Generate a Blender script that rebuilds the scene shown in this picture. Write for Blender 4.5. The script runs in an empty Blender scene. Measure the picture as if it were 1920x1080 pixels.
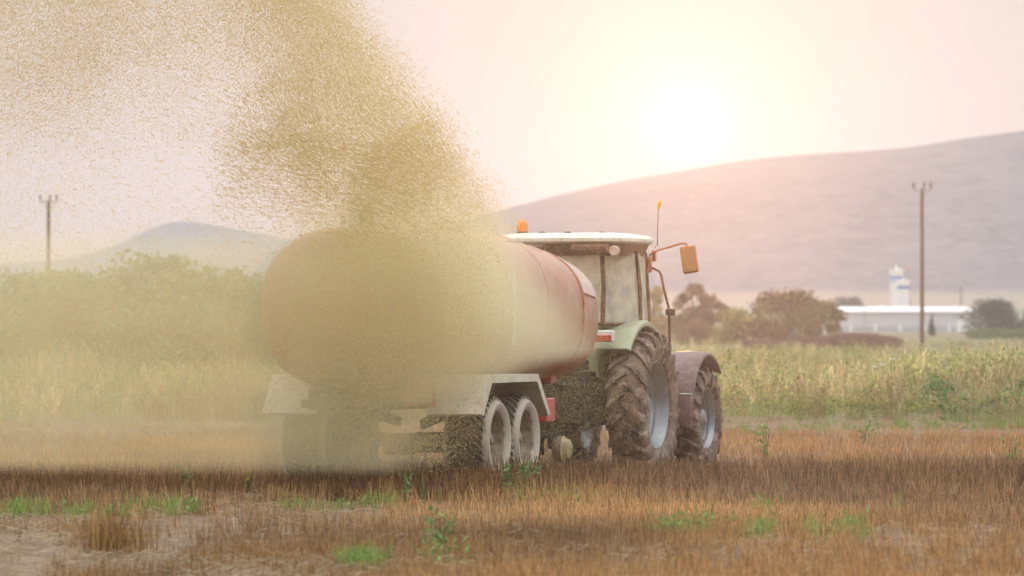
import bpy, bmesh, math, random
import numpy as np
from mathutils import Vector, Matrix

random.seed(7)
RNG = np.random.default_rng(11)
SC = bpy.context.scene
COL = SC.collection
PI = math.pi

# ------------------------------------------------------------------ camera
CAM_H = 1.9
F_PX = 10300.0                       # focal length in pixels of a 1920 wide frame
cam_d = bpy.data.cameras.new('camera')
cam = bpy.data.objects.new('camera', cam_d)
COL.objects.link(cam)
cam_d.sensor_width = 36.0
cam_d.lens = F_PX / 1920.0 * 36.0
cam.location = (0, 0, CAM_H)
cam.rotation_euler = (PI / 2 + math.atan(60 / F_PX), 0, 0)
cam_d.clip_start = 0.5
cam_d.clip_end = 12000
cam_d.dof.use_dof = True
cam_d.dof.focus_distance = 66.0
cam_d.dof.aperture_fstop = 3.4
SC.camera = cam

# ------------------------------------------------------------------ sky and sun
SUN_DIR = Vector((330 / F_PX, 1.0, 365 / F_PX)).normalized()
SUN_EL = math.asin(SUN_DIR.z)
SUN_AZ = math.atan2(SUN_DIR.x, SUN_DIR.y)
world = bpy.data.worlds.new('World')
SC.world = world
world.use_nodes = True
wn = world.node_tree
wn.nodes.clear()


def nd(tree, typ, **kw):
    n = tree.nodes.new(typ)
    for k, v in kw.items():
        if k.startswith('i_'):
            n.inputs[k[2:]].default_value = v
        else:
            setattr(n, k, v)
    return n


def math_(tree, op, a, b=None, c=None, clamp=False):
    n = tree.nodes.new('ShaderNodeMath')
    n.operation = op
    n.use_clamp = clamp
    for i, v in enumerate((a, b, c)):
        if v is None:
            continue
        if isinstance(v, (int, float)):
            n.inputs[i].default_value = v
        else:
            tree.links.new(v, n.inputs[i])
    return n.outputs[0]


def build_world():
    t = wn
    L = t.links.new
    out = nd(t, 'ShaderNodeOutputWorld')
    sky = nd(t, 'ShaderNodeTexSky', sky_type='NISHITA')
    sky.sun_disc = False
    sky.sun_elevation = SUN_EL
    sky.sun_rotation = SUN_AZ
    sky.air_density = 1.0
    sky.dust_density = 1.5
    sky.ozone_density = 1.0
    b1 = nd(t, 'ShaderNodeBackground')
    b1.inputs['Strength'].default_value = 0.05
    hs = nd(t, 'ShaderNodeHueSaturation')        # dust-laden air: the clear-sky colour washed out
    hs.inputs['Saturation'].default_value = 0.4
    hs.inputs['Value'].default_value = 0.25
    L(sky.outputs[0], hs.inputs['Color'])
    L(hs.outputs[0], b1.inputs[0])
    # thin high haze: even pale veil over the whole dome and the aureole round the sun
    tc = nd(t, 'ShaderNodeTexCoord')
    dp = nd(t, 'ShaderNodeVectorMath', operation='DOT_PRODUCT')
    L(tc.outputs['Generated'], dp.inputs[0])
    dp.inputs[1].default_value = SUN_DIR
    ang = math_(t, 'MULTIPLY', math_(t, 'ARCCOSINE', math_(t, 'MINIMUM', dp.outputs['Value'], 1.0)), 180 / PI)

    def lobe(sig, p):
        q = math_(t, 'POWER', math_(t, 'DIVIDE', ang, sig), p)
        return math_(t, 'EXPONENT', math_(t, 'MULTIPLY', q, -1.0))
    cols = []
    sep = nd(t, 'ShaderNodeSeparateXYZ')
    L(tc.outputs['Generated'], sep.inputs[0])
    cv = nd(t, 'ShaderNodeBackground')
    cv.inputs[0].default_value = VEIL
    # an overcast dome: brighter overhead than at the horizon
    el = math_(t, 'MAXIMUM', sep.outputs['Z'], 0.0)
    L(math_(t, 'MULTIPLY_ADD', el, 2.6, 0.27), cv.inputs['Strength'])
    acc = nd(t, 'ShaderNodeAddShader')
    L(b1.outputs[0], acc.inputs[0])
    L(cv.outputs[0], acc.inputs[1])
    cur = acc
    for sig, p, col, s in AUREOLE:
        b = nd(t, 'ShaderNodeBackground')
        b.inputs[0].default_value = col
        L(math_(t, 'MULTIPLY', lobe(sig, p), s), b.inputs['Strength'])
        a = nd(t, 'ShaderNodeAddShader')
        L(cur.outputs[0], a.inputs[0])
        L(b.outputs[0], a.inputs[1])
        cur = a
    L(cur.outputs[0], out.inputs['Surface'])


VEIL = (0.82, 0.85, 0.86, 1)
AUREOLE = [(0.26, 1.2, (1.0, 0.93, 0.72, 1), 1.0),
           (0.7, 1.3, (1.0, 0.80, 0.42, 1), 0.12),
           (4.0, 1.3, (1.0, 0.72, 0.42, 1), 0.03)]
build_world()

sun_d = bpy.data.lights.new('sun', 'SUN')
sun_d.energy = 2.6
sun_d.angle = math.radians(0.6)
sun_d.color = (1.0, 0.60, 0.32)
sun = bpy.data.objects.new('sun', sun_d)
COL.objects.link(sun)
sun.rotation_mode = 'QUATERNION'
sun.rotation_quaternion = SUN_DIR.to_track_quat('Z', 'Y')

SC.view_settings.view_transform = 'Standard'
SC.view_settings.look = 'None'
SC.view_settings.exposure = 0.0
SC.view_settings.gamma = 1.0
SC.view_settings.use_curve_mapping = False
SC.render.engine = 'CYCLES'
cy = SC.cycles
cy.use_denoising = True
cy.max_bounces = 8
cy.diffuse_bounces = 3
cy.glossy_bounces = 3
cy.transmission_bounces = 6
cy.transparent_max_bounces = 12
cy.volume_bounces = 4
cy.sample_clamp_indirect = 4.0
cy.volume_step_rate = 0.6
cy.use_adaptive_sampling = True
cy.adaptive_threshold = 0.02

# ------------------------------------------------------------------ helpers


def P(px, py=None, d=1.0):
    """Where a line of sight meets the distance d: (x, d, z)."""
    z = CAM_H + (600 - py) / F_PX * d if py is not None else 0.0
    return ((px - 960) / F_PX * d, d, z)


def tag(o, label=None, cat=None, group=None, kind=None):
    if label: o['label'] = label
    if cat: o['category'] = cat
    if group: o['group'] = group
    if kind: o['kind'] = kind
    return o


def empty(name, loc=(0, 0, 0), rz=0.0, parent=None):
    o = bpy.data.objects.new(name, None)
    COL.objects.link(o)
    o.location = loc
    o.rotation_euler = (0, 0, rz)
    o.parent = parent
    return o


class MB:
    def __init__(s):
        s.bm = bmesh.new()

    def add(s, verts, faces, M=None):
        vs = [s.bm.verts.new(M @ Vector(v) if M else v) for v in verts]
        for f in faces:
            try:
                s.bm.faces.new([vs[i] for i in f])
            except ValueError:
                pass
        return s

    def box(s, c, size, bev=0.0, rot=None, seg=1):
        b = bmesh.new()
        bmesh.ops.create_cube(b, size=1.0)
        bmesh.ops.scale(b, vec=size, verts=b.verts)
        if bev > 0:
            bmesh.ops.bevel(b, geom=list(b.edges), offset=bev, segments=seg, affect='EDGES', profile=0.5)
        M = Matrix.Translation(c) @ (rot.to_4x4() if rot is not None else Matrix.Identity(4))
        idx = {v: i for i, v in enumerate(b.verts)}
        s.add([tuple(v.co) for v in b.verts], [[idx[v] for v in f.verts] for f in b.faces], M)
        b.free()
        return s

    def tube(s, pts, r, seg=8, caps=True):
        pts = [Vector(p) for p in pts]
        rs = r if isinstance(r, (list, tuple)) else [r] * len(pts)
        rings = []
        up = Vector((0.13, 0.31, 0.94)).normalized()
        for i, p in enumerate(pts):
            a = pts[max(i - 1, 0)]
            b = pts[min(i + 1, len(pts) - 1)]
            t = (b - a).normalized()
            u = t.cross(up)
            if u.length < 0.05:
                u = t.cross(Vector((1, 0, 0)))
            u.normalize()
            w = t.cross(u)
            rings.append([tuple(p + rs[i] * (math.cos(2 * PI * k / seg) * u + math.sin(2 * PI * k / seg) * w)) for k in range(seg)])
        return s.loft(rings, caps=caps)

    def loft(s, rings, closed=True, caps=True):
        n = len(rings[0])
        V = [v for r in rings for v in r]
        F = []
        for i in range(len(rings) - 1):
            for k in range(n if closed else n - 1):
                k2 = (k + 1) % n
                F.append([i * n + k, i * n + k2, (i + 1) * n + k2, (i + 1) * n + k])
        if caps and closed:
            F.append(list(range(n))[::-1])
            F.append([(len(rings) - 1) * n + k for k in range(n)])
        return s.add(V, F)

    def lathe(s, prof, axis='x', seg=48, M=None):
        """prof: list of (axial, radius)."""
        V, F = [], []
        n = len(prof)
        for k in range(seg):
            a = 2 * PI * k / seg
            c, q = math.cos(a), math.sin(a)
            for (x, r) in prof:
                if axis == 'x': V.append((x, r * c, r * q))
                elif axis == 'z': V.append((r * c, r * q, x))
                else: V.append((r * c, x, r * q))
        for k in range(seg):
            k2 = (k + 1) % seg
            for i in range(n - 1):
                F.append([k * n + i, k * n + i + 1, k2 * n + i + 1, k2 * n + i])
        return s.add(V, F, M)

    def prism(s, poly, x0, x1):
        """polygon in (y,z) pushed from x0 to x1."""
        n = len(poly)
        V = [(x0, y, z) for y, z in poly] + [(x1, y, z) for y, z in poly]
        F = [list(range(n)), [n + i for i in range(n)][::-1]]
        for i in range(n):
            j = (i + 1) % n
            F.append([i, n + i, n + j, j])
        return s.add(V, F)

    def build(s, name, mat, parent=None, loc=(0, 0, 0), rz=0.0, smooth=35):
        bmesh.ops.remove_doubles(s.bm, verts=s.bm.verts, dist=1e-5)
        bmesh.ops.recalc_face_normals(s.bm, faces=s.bm.faces)
        me = bpy.data.meshes.new(name)
        s.bm.to_mesh(me)
        s.bm.free()
        if smooth:
            me.polygons.foreach_set('use_smooth', [True] * len(me.polygons))
            me.set_sharp_from_angle(angle=math.radians(smooth))
        me.materials.append(mat)
        o = bpy.data.objects.new(name, me)
        COL.objects.link(o)
        o.location = loc
        o.rotation_euler = (0, 0, rz)
        o.parent = parent
        return o


def mesh_arrays(name, V, F, mat, col=None, parent=None, smooth=False):
    """V (n,3), F (m,k) with k 3 or 4, col (n,3) point colours of the material itself."""
    me = bpy.data.meshes.new(name)
    V = np.ascontiguousarray(V, dtype=np.float32)
    F = np.ascontiguousarray(F, dtype=np.int32)
    k = F.shape[1]
    me.vertices.add(len(V))
    me.vertices.foreach_set('co', V.ravel())
    me.loops.add(F.size)
    me.loops.foreach_set('vertex_index', F.ravel())
    me.polygons.add(len(F))
    me.polygons.foreach_set('loop_start', np.arange(0, F.size, k, dtype=np.int32))
    me.update(calc_edges=True)
    if smooth:
        me.polygons.foreach_set('use_smooth', [True] * len(F))
    if col is not None:
        a = me.attributes.new('tint', 'FLOAT_COLOR', 'POINT')
        c = np.ones((len(V), 4), dtype=np.float32)
        c[:, :3] = col
        a.data.foreach_set('color', c.ravel())
    me.materials.append(mat)
    o = bpy.data.objects.new(name, me)
    COL.objects.link(o)
    o.parent = parent
    return o


_T = RNG.random((256, 256))


def vnoise(x, y, scale):
    x = np.asarray(x, float) / scale + 1000.0
    y = np.asarray(y, float) / scale + 1000.0
    xi, yi = np.floor(x).astype(int), np.floor(y).astype(int)
    fx, fy = x - xi, y - yi
    fx, fy = fx * fx * (3 - 2 * fx), fy * fy * (3 - 2 * fy)
    g = lambda a, b: _T[a % 256, b % 256]
    return (g(xi, yi) * (1 - fx) + g(xi + 1, yi) * fx) * (1 - fy) + (g(xi, yi + 1) * (1 - fx) + g(xi + 1, yi + 1) * fx) * fy


def fbm(x, y, scale, o=4):
    v, a, t = 0, 1.0, 0
    for i in range(o):
        v = v + a * vnoise(np.asarray(x) + 17.3 * i, np.asarray(y) - 9.1 * i, scale / 2 ** i)
        t += a
        a *= 0.5
    return v / t


# ------------------------------------------------------------------ materials


def mat_base(name):
    m = bpy.data.materials.new(name)
    m.use_nodes = True
    t = m.node_tree
    t.nodes.clear()
    out = nd(t, 'ShaderNodeOutputMaterial')
    b = nd(t, 'ShaderNodeBsdfPrincipled')
    t.links.new(b.outputs[0], out.inputs['Surface'])
    return m, t, b, out


def mat_mix(name, c1, c2, scale=6.0, rough=0.6, metal=0.0, bump=0.0, bscale=None, lo=0.38, hi=0.66, detail=6, c3=None, s3=40.0, amt3=0.5, spec=None, coords='Object', stretch=None):
    m, t, b, out = mat_base(name)
    L = t.links.new
    tc = nd(t, 'ShaderNodeTexCoord')
    vec = tc.outputs[coords]
    if stretch:
        mp = nd(t, 'ShaderNodeMapping')
        mp.inputs['Scale'].default_value = stretch
        L(vec, mp.inputs[0])
        vec = mp.outputs[0]
    n = nd(t, 'ShaderNodeTexNoise')
    n.inputs['Scale'].default_value = scale
    n.inputs['Detail'].default_value = detail
    n.inputs['Roughness'].default_value = 0.6
    L(vec, n.inputs['Vector'])
    r = nd(t, 'ShaderNodeMapRange')
    r.inputs['From Min'].default_value = lo
    r.inputs['From Max'].default_value = hi
    L(n.outputs['Fac'], r.inputs['Value'])
    mx = nd(t, 'ShaderNodeMix', data_type='RGBA')
    mx.inputs['A'].default_value = (*c1, 1)
    mx.inputs['B'].default_value = (*c2, 1)
    L(r.outputs[0], mx.inputs['Factor'])
    colr = mx.outputs['Result']
    if c3 is not None:
        n3 = nd(t, 'ShaderNodeTexNoise')
        n3.inputs['Scale'].default_value = s3
        n3.inputs['Detail'].default_value = 3
        L(vec, n3.inputs['Vector'])
        r3 = nd(t, 'ShaderNodeMapRange')
        r3.inputs['From Min'].default_value = 0.52
        r3.inputs['From Max'].default_value = 0.68
        r3.inputs['To Max'].default_value = amt3
        L(n3.outputs['Fac'], r3.inputs['Value'])
        m3 = nd(t, 'ShaderNodeMix', data_type='RGBA')
        m3.inputs['B'].default_value = (*c3, 1)
        L(colr, m3.inputs['A'])
        L(r3.outputs[0], m3.inputs['Factor'])
        colr = m3.outputs['Result']
    L(colr, b.inputs['Base Color'])
    b.inputs['Roughness'].default_value = rough
    b.inputs['Metallic'].default_value = metal
    if spec is not None:
        b.inputs['Specular IOR Level'].default_value = spec
    if bump:
        bn = nd(t, 'ShaderNodeTexNoise')
        bn.inputs['Scale'].default_value = bscale or scale * 6
        bn.inputs['Detail'].default_value = 5
        L(vec, bn.inputs['Vector'])
        bp = nd(t, 'ShaderNodeBump')
        bp.inputs['Strength'].default_value = bump
        bp.inputs['Distance'].default_value = 0.02
        L(bn.outputs['Fac'], bp.inputs['Height'])
        L(bp.outputs[0], b.inputs['Normal'])
    return m


def mat_leaf(name, translucent=0.35, rough=0.6):
    """Leaf or straw, colour from the plant's own tint attribute, light passing through."""
    m = bpy.data.materials.new(name)
    m.use_nodes = True
    t = m.node_tree
    t.nodes.clear()
    L = t.links.new
    out = nd(t, 'ShaderNodeOutputMaterial')
    at = nd(t, 'ShaderNodeAttribute')
    at.attribute_name = 'tint'
    d = nd(t, 'ShaderNodeBsdfDiffuse')
    tr = nd(t, 'ShaderNodeBsdfTranslucent')
    L(at.outputs['Color'], d.inputs[0])
    L(at.outputs['Color'], tr.inputs[0])
    mx = nd(t, 'ShaderNodeMixShader')
    mx.inputs[0].default_value = translucent
    L(d.outputs[0], mx.inputs[1])
    L(tr.outputs[0], mx.inputs[2])
    L(mx.outputs[0], out.inputs['Surface'])
    return m


def mat_glass(name, tint=(0.85, 0.9, 0.88), dust=(0.62, 0.55, 0.45), amount=0.35):
    """Dusty cab glass: clear, a gloss coat and a film of dust."""
    m = bpy.data.materials.new(name)
    m.use_nodes = True
    t = m.node_tree
    t.nodes.clear()
    L = t.links.new
    out = nd(t, 'ShaderNodeOutputMaterial')
    tr = nd(t, 'ShaderNodeBsdfTransparent')
    tr.inputs[0].default_value = (*tint, 1)
    gl = nd(t, 'ShaderNodeBsdfGlossy')
    gl.inputs['Roughness'].default_value = 0.06
    fr = nd(t, 'ShaderNodeFresnel')
    fr.inputs['IOR'].default_value = 1.5
    m1 = nd(t, 'ShaderNodeMixShader')
    L(fr.outputs[0], m1.inputs[0])
    L(tr.outputs[0], m1.inputs[1])
    L(gl.outputs[0], m1.inputs[2])
    df = nd(t, 'ShaderNodeBsdfDiffuse')
    df.inputs[0].default_value = (*dust, 1)
    tl = nd(t, 'ShaderNodeBsdfTranslucent')
    tl.inputs[0].default_value = (*dust, 1)
    ds = nd(t, 'ShaderNodeMixShader')
    ds.inputs[0].default_value = 0.5
    L(df.outputs[0], ds.inputs[1])
    L(tl.outputs[0], ds.inputs[2])
    tc = nd(t, 'ShaderNodeTexCoord')
    n = nd(t, 'ShaderNodeTexNoise')
    n.inputs['Scale'].default_value = 5.0
    n.inputs['Detail'].default_value = 5
    L(tc.outputs['Object'], n.inputs['Vector'])
    r = nd(t, 'ShaderNodeMapRange')
    r.inputs['From Min'].default_value = 0.3
    r.inputs['From Max'].default_value = 0.75
    r.inputs['To Min'].default_value = amount * 0.6
    r.inputs['To Max'].default_value = min(1.0, amount * 1.5)
    L(n.outputs['Fac'], r.inputs['Value'])
    m2 = nd(t, 'ShaderNodeMixShader')
    L(r.outputs[0], m2.inputs[0])
    L(m1.outputs[0], m2.inputs[1])
    L(ds.outputs[0], m2.inputs[2])
    L(m2.outputs[0], out.inputs['Surface'])
    return m


M = {}
M['tyre'] = mat_mix('tyre_rubber', (0.045, 0.030, 0.026), (0.24, 0.175, 0.135), scale=5, rough=0.85, bump=0.4, bscale=45, lo=0.34, hi=0.60, c3=(0.40, 0.31, 0.25), s3=9, amt3=0.7)
M['trailer_tyre'] = mat_mix('dusty_trailer_tyre', (0.34, 0.28, 0.22), (0.56, 0.49, 0.40), scale=5, rough=0.9, bump=0.3, bscale=50, c3=(0.20, 0.155, 0.12), s3=10, amt3=0.6)
M['rim'] = mat_mix('rim_silver_blue', (0.23, 0.255, 0.265), (0.34, 0.365, 0.375), scale=4, rough=0.42, metal=0.55, bump=0.05, c3=(0.30, 0.24, 0.19), s3=7, amt3=0.35)
def mat_tyre_sidewall():
    m = mat_mix('dusty_trailer_tyre', (0.17, 0.135, 0.10), (0.29, 0.23, 0.17), scale=6, rough=0.9, bump=0.3, bscale=50)
    t = m.node_tree
    b = next(n for n in t.nodes if n.type == 'BSDF_PRINCIPLED')
    src = b.inputs['Base Color'].links[0].from_socket
    tc = nd(t, 'ShaderNodeTexCoord')
    sep = nd(t, 'ShaderNodeSeparateXYZ')
    t.links.new(tc.outputs['Object'], sep.inputs[0])
    n = nd(t, 'ShaderNodeTexNoise')
    n.inputs['Scale'].default_value = 14
    n.inputs['Detail'].default_value = 6
    t.links.new(tc.outputs['Object'], n.inputs['Vector'])
    # dried mud coats the side walls, the tread is worn clean
    x = math_(t, 'ADD', math_(t, 'ABSOLUTE', sep.outputs['X']), math_(t, 'MULTIPLY', math_(t, 'SUBTRACT', n.outputs['Fac'], 0.5), 0.10))
    r = nd(t, 'ShaderNodeMapRange')
    r.inputs['From Min'].default_value = 0.195
    r.inputs['From Max'].default_value = 0.235
    r.inputs['To Max'].default_value = 0.9
    t.links.new(x, r.inputs['Value'])
    mx = nd(t, 'ShaderNodeMix', data_type='RGBA')
    mx.inputs['B'].default_value = (0.60, 0.52, 0.43, 1)
    t.links.new(src, mx.inputs['A'])
    t.links.new(r.outputs[0], mx.inputs['Factor'])
    t.links.new(mx.outputs['Result'], b.inputs['Base Color'])
    return m


M['trailer_tyre'] = mat_tyre_sidewall()
M['trailer_rim'] = mat_mix('rim_dusty', (0.20, 0.14, 0.09), (0.36, 0.27, 0.18), scale=6, rough=0.7, metal=0.1, c3=(0.45, 0.40, 0.33), s3=10, amt3=0.6)
M['yellow_rim'] = mat_mix('rim_pale_yellow', (0.55, 0.48, 0.25), (0.35, 0.27, 0.15), scale=9, rough=0.5)
M['tractor_green'] = mat_mix('pale_green_paint', (0.40, 0.44, 0.30), (0.32, 0.34, 0.22), scale=5, rough=0.38, c3=(0.42, 0.33, 0.20), s3=9, amt3=0.7)
M['cream'] = mat_mix('cream_roof_paint', (0.78, 0.76, 0.66), (0.66, 0.62, 0.50), scale=4, rough=0.35, c3=(0.45, 0.36, 0.25), s3=18, amt3=0.5)
M['fender_brown'] = mat_mix('brown_plastic_fender', (0.115, 0.062, 0.058), (0.16, 0.095, 0.085), scale=4, rough=0.42, bump=0.08, bscale=60, c3=(0.30, 0.22, 0.18), s3=14, amt3=0.45)
M['pillar'] = mat_mix('brown_black_frame', (0.10, 0.045, 0.025), (0.17, 0.08, 0.04), scale=7, rough=0.5, c3=(0.32, 0.19, 0.09), s3=12, amt3=0.5)
M['dark'] = mat_mix('dark_machine_metal', (0.04, 0.034, 0.025), (0.11, 0.09, 0.055), scale=4, rough=0.75, bump=0.15, c3=(0.20, 0.16, 0.09), s3=6, amt3=0.45)
M['red'] = mat_mix('red_tank_paint', (0.40, 0.085, 0.045), (0.34, 0.13, 0.075), scale=2.5, rough=0.30, c3=(0.46, 0.31, 0.18), s3=5, amt3=0.75)
def mat_tank():
    m = mat_mix('dusty_red_tank', (0.42, 0.075, 0.03), (0.36, 0.11, 0.05), scale=2.5, rough=0.32, c3=(0.46, 0.31, 0.18), s3=5, amt3=0.6)
    t = m.node_tree
    L = t.links.new
    b = next(n for n in t.nodes if n.type == 'BSDF_PRINCIPLED')
    src = b.inputs['Base Color'].links[0].from_socket
    tc = nd(t, 'ShaderNodeTexCoord')
    sep = nd(t, 'ShaderNodeSeparateXYZ')
    L(tc.outputs['Object'], sep.inputs[0])
    n = nd(t, 'ShaderNodeTexNoise')
    n.inputs['Scale'].default_value = 1.8
    n.inputs['Detail'].default_value = 7
    n.inputs['Roughness'].default_value = 0.65
    mp = nd(t, 'ShaderNodeMapping')
    mp.inputs['Scale'].default_value = (1.0, 0.35, 1.6)
    L(tc.outputs['Object'], mp.inputs[0])
    L(mp.outputs[0], n.inputs['Vector'])
    # dust tint, raised on the upper half to imitate sky reflection and glare
    z = math_(t, 'ADD', sep.outputs['Z'], math_(t, 'MULTIPLY', math_(t, 'SUBTRACT', n.outputs['Fac'], 0.5), 1.3))
    r = nd(t, 'ShaderNodeMapRange')
    r.interpolation_type = 'SMOOTHSTEP'
    r.inputs['From Min'].default_value = 1.6
    r.inputs['From Max'].default_value = 2.4
    r.inputs['To Min'].default_value = 0.12
    r.inputs['To Max'].default_value = 0.34
    L(z, r.inputs['Value'])
    mx = nd(t, 'ShaderNodeMix', data_type='RGBA')
    mx.inputs['B'].default_value = (0.52, 0.35, 0.20, 1)
    L(src, mx.inputs['A'])
    L(r.outputs[0], mx.inputs['Factor'])
    L(mx.outputs['Result'], b.inputs['Base Color'])
    b.inputs['Coat Weight'].default_value = 0.3
    b.inputs['Coat Roughness'].default_value = 0.15
    return m


M['red'] = mat_tank()
M['panel'] = mat_mix('shoulder_sky_sheen', (0.66, 0.50, 0.45), (0.58, 0.42, 0.36), scale=3, rough=0.3, c3=(0.5, 0.36, 0.26), s3=8, amt3=0.4)  # pale tone paints the sky's reflection onto the tank shoulder
M['red_part'] = mat_mix('red_bracket_paint', (0.55, 0.07, 0.06), (0.48, 0.12, 0.09), scale=6, rough=0.4, c3=(0.4, 0.28, 0.18), s3=20, amt3=0.4)
M['fender_white'] = mat_mix('off_white_fender', (0.72, 0.68, 0.56), (0.60, 0.54, 0.42), scale=5, rough=0.5, c3=(0.42, 0.34, 0.22), s3=11, amt3=0.5)
M['amber'] = mat_mix('amber_plastic', (0.85, 0.26, 0.02), (0.75, 0.20, 0.02), scale=12, rough=0.25)
M['orange_pl'] = mat_mix('orange_plastic', (0.50, 0.18, 0.06), (0.42, 0.14, 0.05), scale=12, rough=0.35)
M['yellow'] = mat_mix('yellow_marker', (0.80, 0.52, 0.05), (0.7, 0.42, 0.04), scale=30, rough=0.6)
M['lamp_glass'] = mat_mix('lamp_lens', (0.55, 0.42, 0.32), (0.66, 0.52, 0.42), scale=10, rough=0.2)
M['red_lens'] = mat_mix('red_lamp_lens', (0.6, 0.10, 0.05), (0.5, 0.07, 0.03), scale=15, rough=0.2)
M['white_pl'] = mat_mix('white_plastic', (0.75, 0.73, 0.70), (0.62, 0.58, 0.52), scale=8, rough=0.4)
M['steel'] = mat_mix('bare_steel', (0.45, 0.42, 0.38), (0.30, 0.25, 0.20), scale=10, rough=0.4, metal=0.7)
M['glass'] = mat_glass('cab_glass', dust=(0.95, 0.91, 0.80), amount=0.66)
M['mirror'] = mat_mix('mirror_glass', (0.62, 0.36, 0.20), (0.55, 0.32, 0.18), scale=3, rough=0.18, metal=0.9)
M['seat'] = mat_mix('seat_cloth', (0.16, 0.09, 0.045), (0.10, 0.06, 0.03), scale=12, rough=0.9)
M['wood'] = mat_mix('pole_wood', (0.19, 0.115, 0.075), (0.11, 0.07, 0.05), scale=3, rough=0.85, stretch=(4, 4, 0.4))
M['ceramic'] = mat_mix('brown_insulator', (0.12, 0.045, 0.03), (0.16, 0.07, 0.05), scale=20, rough=0.3)
M['barn_roof'] = mat_mix('white_sheet_roof', (0.86, 0.86, 0.88), (0.78, 0.78, 0.80), scale=0.6, rough=0.5)
M['barn_wall'] = mat_mix('pale_grey_wall', (0.60, 0.60, 0.64), (0.54, 0.54, 0.58), scale=0.5, rough=0.7)
M['barn_base'] = mat_mix('blue_grey_base', (0.44, 0.47, 0.54), (0.40, 0.43, 0.49), scale=0.5, rough=0.7)
M['white_wall'] = mat_mix('white_render', (0.88, 0.88, 0.88), (0.80, 0.80, 0.80), scale=0.5, rough=0.7)
M['blue'] = mat_mix('blue_band', (0.10, 0.22, 0.58), (0.13, 0.26, 0.60), scale=1, rough=0.6)
M['pale_blue'] = mat_mix('pale_blue_band', (0.52, 0.62, 0.80), (0.56, 0.66, 0.82), scale=1, rough=0.6)
M['bark'] = mat_mix('bark', (0.13, 0.09, 0.065), (0.08, 0.055, 0.04), scale=6, rough=0.9, stretch=(3, 3, 0.5))
M['leaf'] = mat_leaf('leaf', 0.35)
M['straw'] = mat_leaf('straw', 0.14)


def mat_ground():
    m, t, b, out = mat_base('field_soil')
    L = t.links.new
    geo = nd(t, 'ShaderNodeNewGeometry')
    sep = nd(t, 'ShaderNodeSeparateXYZ')
    L(geo.outputs['Position'], sep.inputs[0])

    def noise(s, det=6):
        n = nd(t, 'ShaderNodeTexNoise')
        n.inputs['Scale'].default_value = s
        n.inputs['Detail'].default_value = det
        n.inputs['Roughness'].default_value = 0.62
        L(geo.outputs['Position'], n.inputs['Vector'])
        return n.outputs['Fac']

    def rng(v, a, b_, c=0.0, d=1.0):
        r = nd(t, 'ShaderNodeMapRange')
        r.inputs['From Min'].default_value = a
        r.inputs['From Max'].default_value = b_
        r.inputs['To Min'].default_value = c
        r.inputs['To Max'].default_value = d
        L(v, r.inputs['Value'])
        return r.outputs[0]

    def mix(f, a, b_):
        n = nd(t, 'ShaderNodeMix', data_type='RGBA')
        L(f, n.inputs['Factor'])
        for s, v in (('A', a), ('B', b_)):
            if isinstance(v, tuple):
                n.inputs[s].default_value = (*v, 1)
            else:
                L(v, n.inputs[s])
        return n.outputs['Result']
    soil = mix(rng(noise(1.3), 0.35, 0.65), (0.115, 0.070, 0.042), (0.22, 0.145, 0.082))
    soil = mix(rng(noise(5.0), 0.50, 0.70), soil, (0.38, 0.28, 0.175))
    far = mix(rng(noise(0.03), 0.40, 0.60), (0.16, 0.16, 0.07), (0.26, 0.20, 0.11))
    far = mix(rng(noise(0.4), 0.45, 0.7), far, (0.12, 0.13, 0.05))
    c = mix(rng(sep.outputs['Y'], 100.0, 112.0), soil, far)
    L(c, b.inputs['Base Color'])
    b.inputs['Roughness'].default_value = 0.95
    bp = nd(t, 'ShaderNodeBump')
    bp.inputs['Strength'].default_value = 0.8
    bp.inputs['Distance'].default_value = 0.05
    L(noise(7.0, 8), bp.inputs['Height'])
    L(bp.outputs[0], b.inputs['Normal'])
    return m


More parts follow.
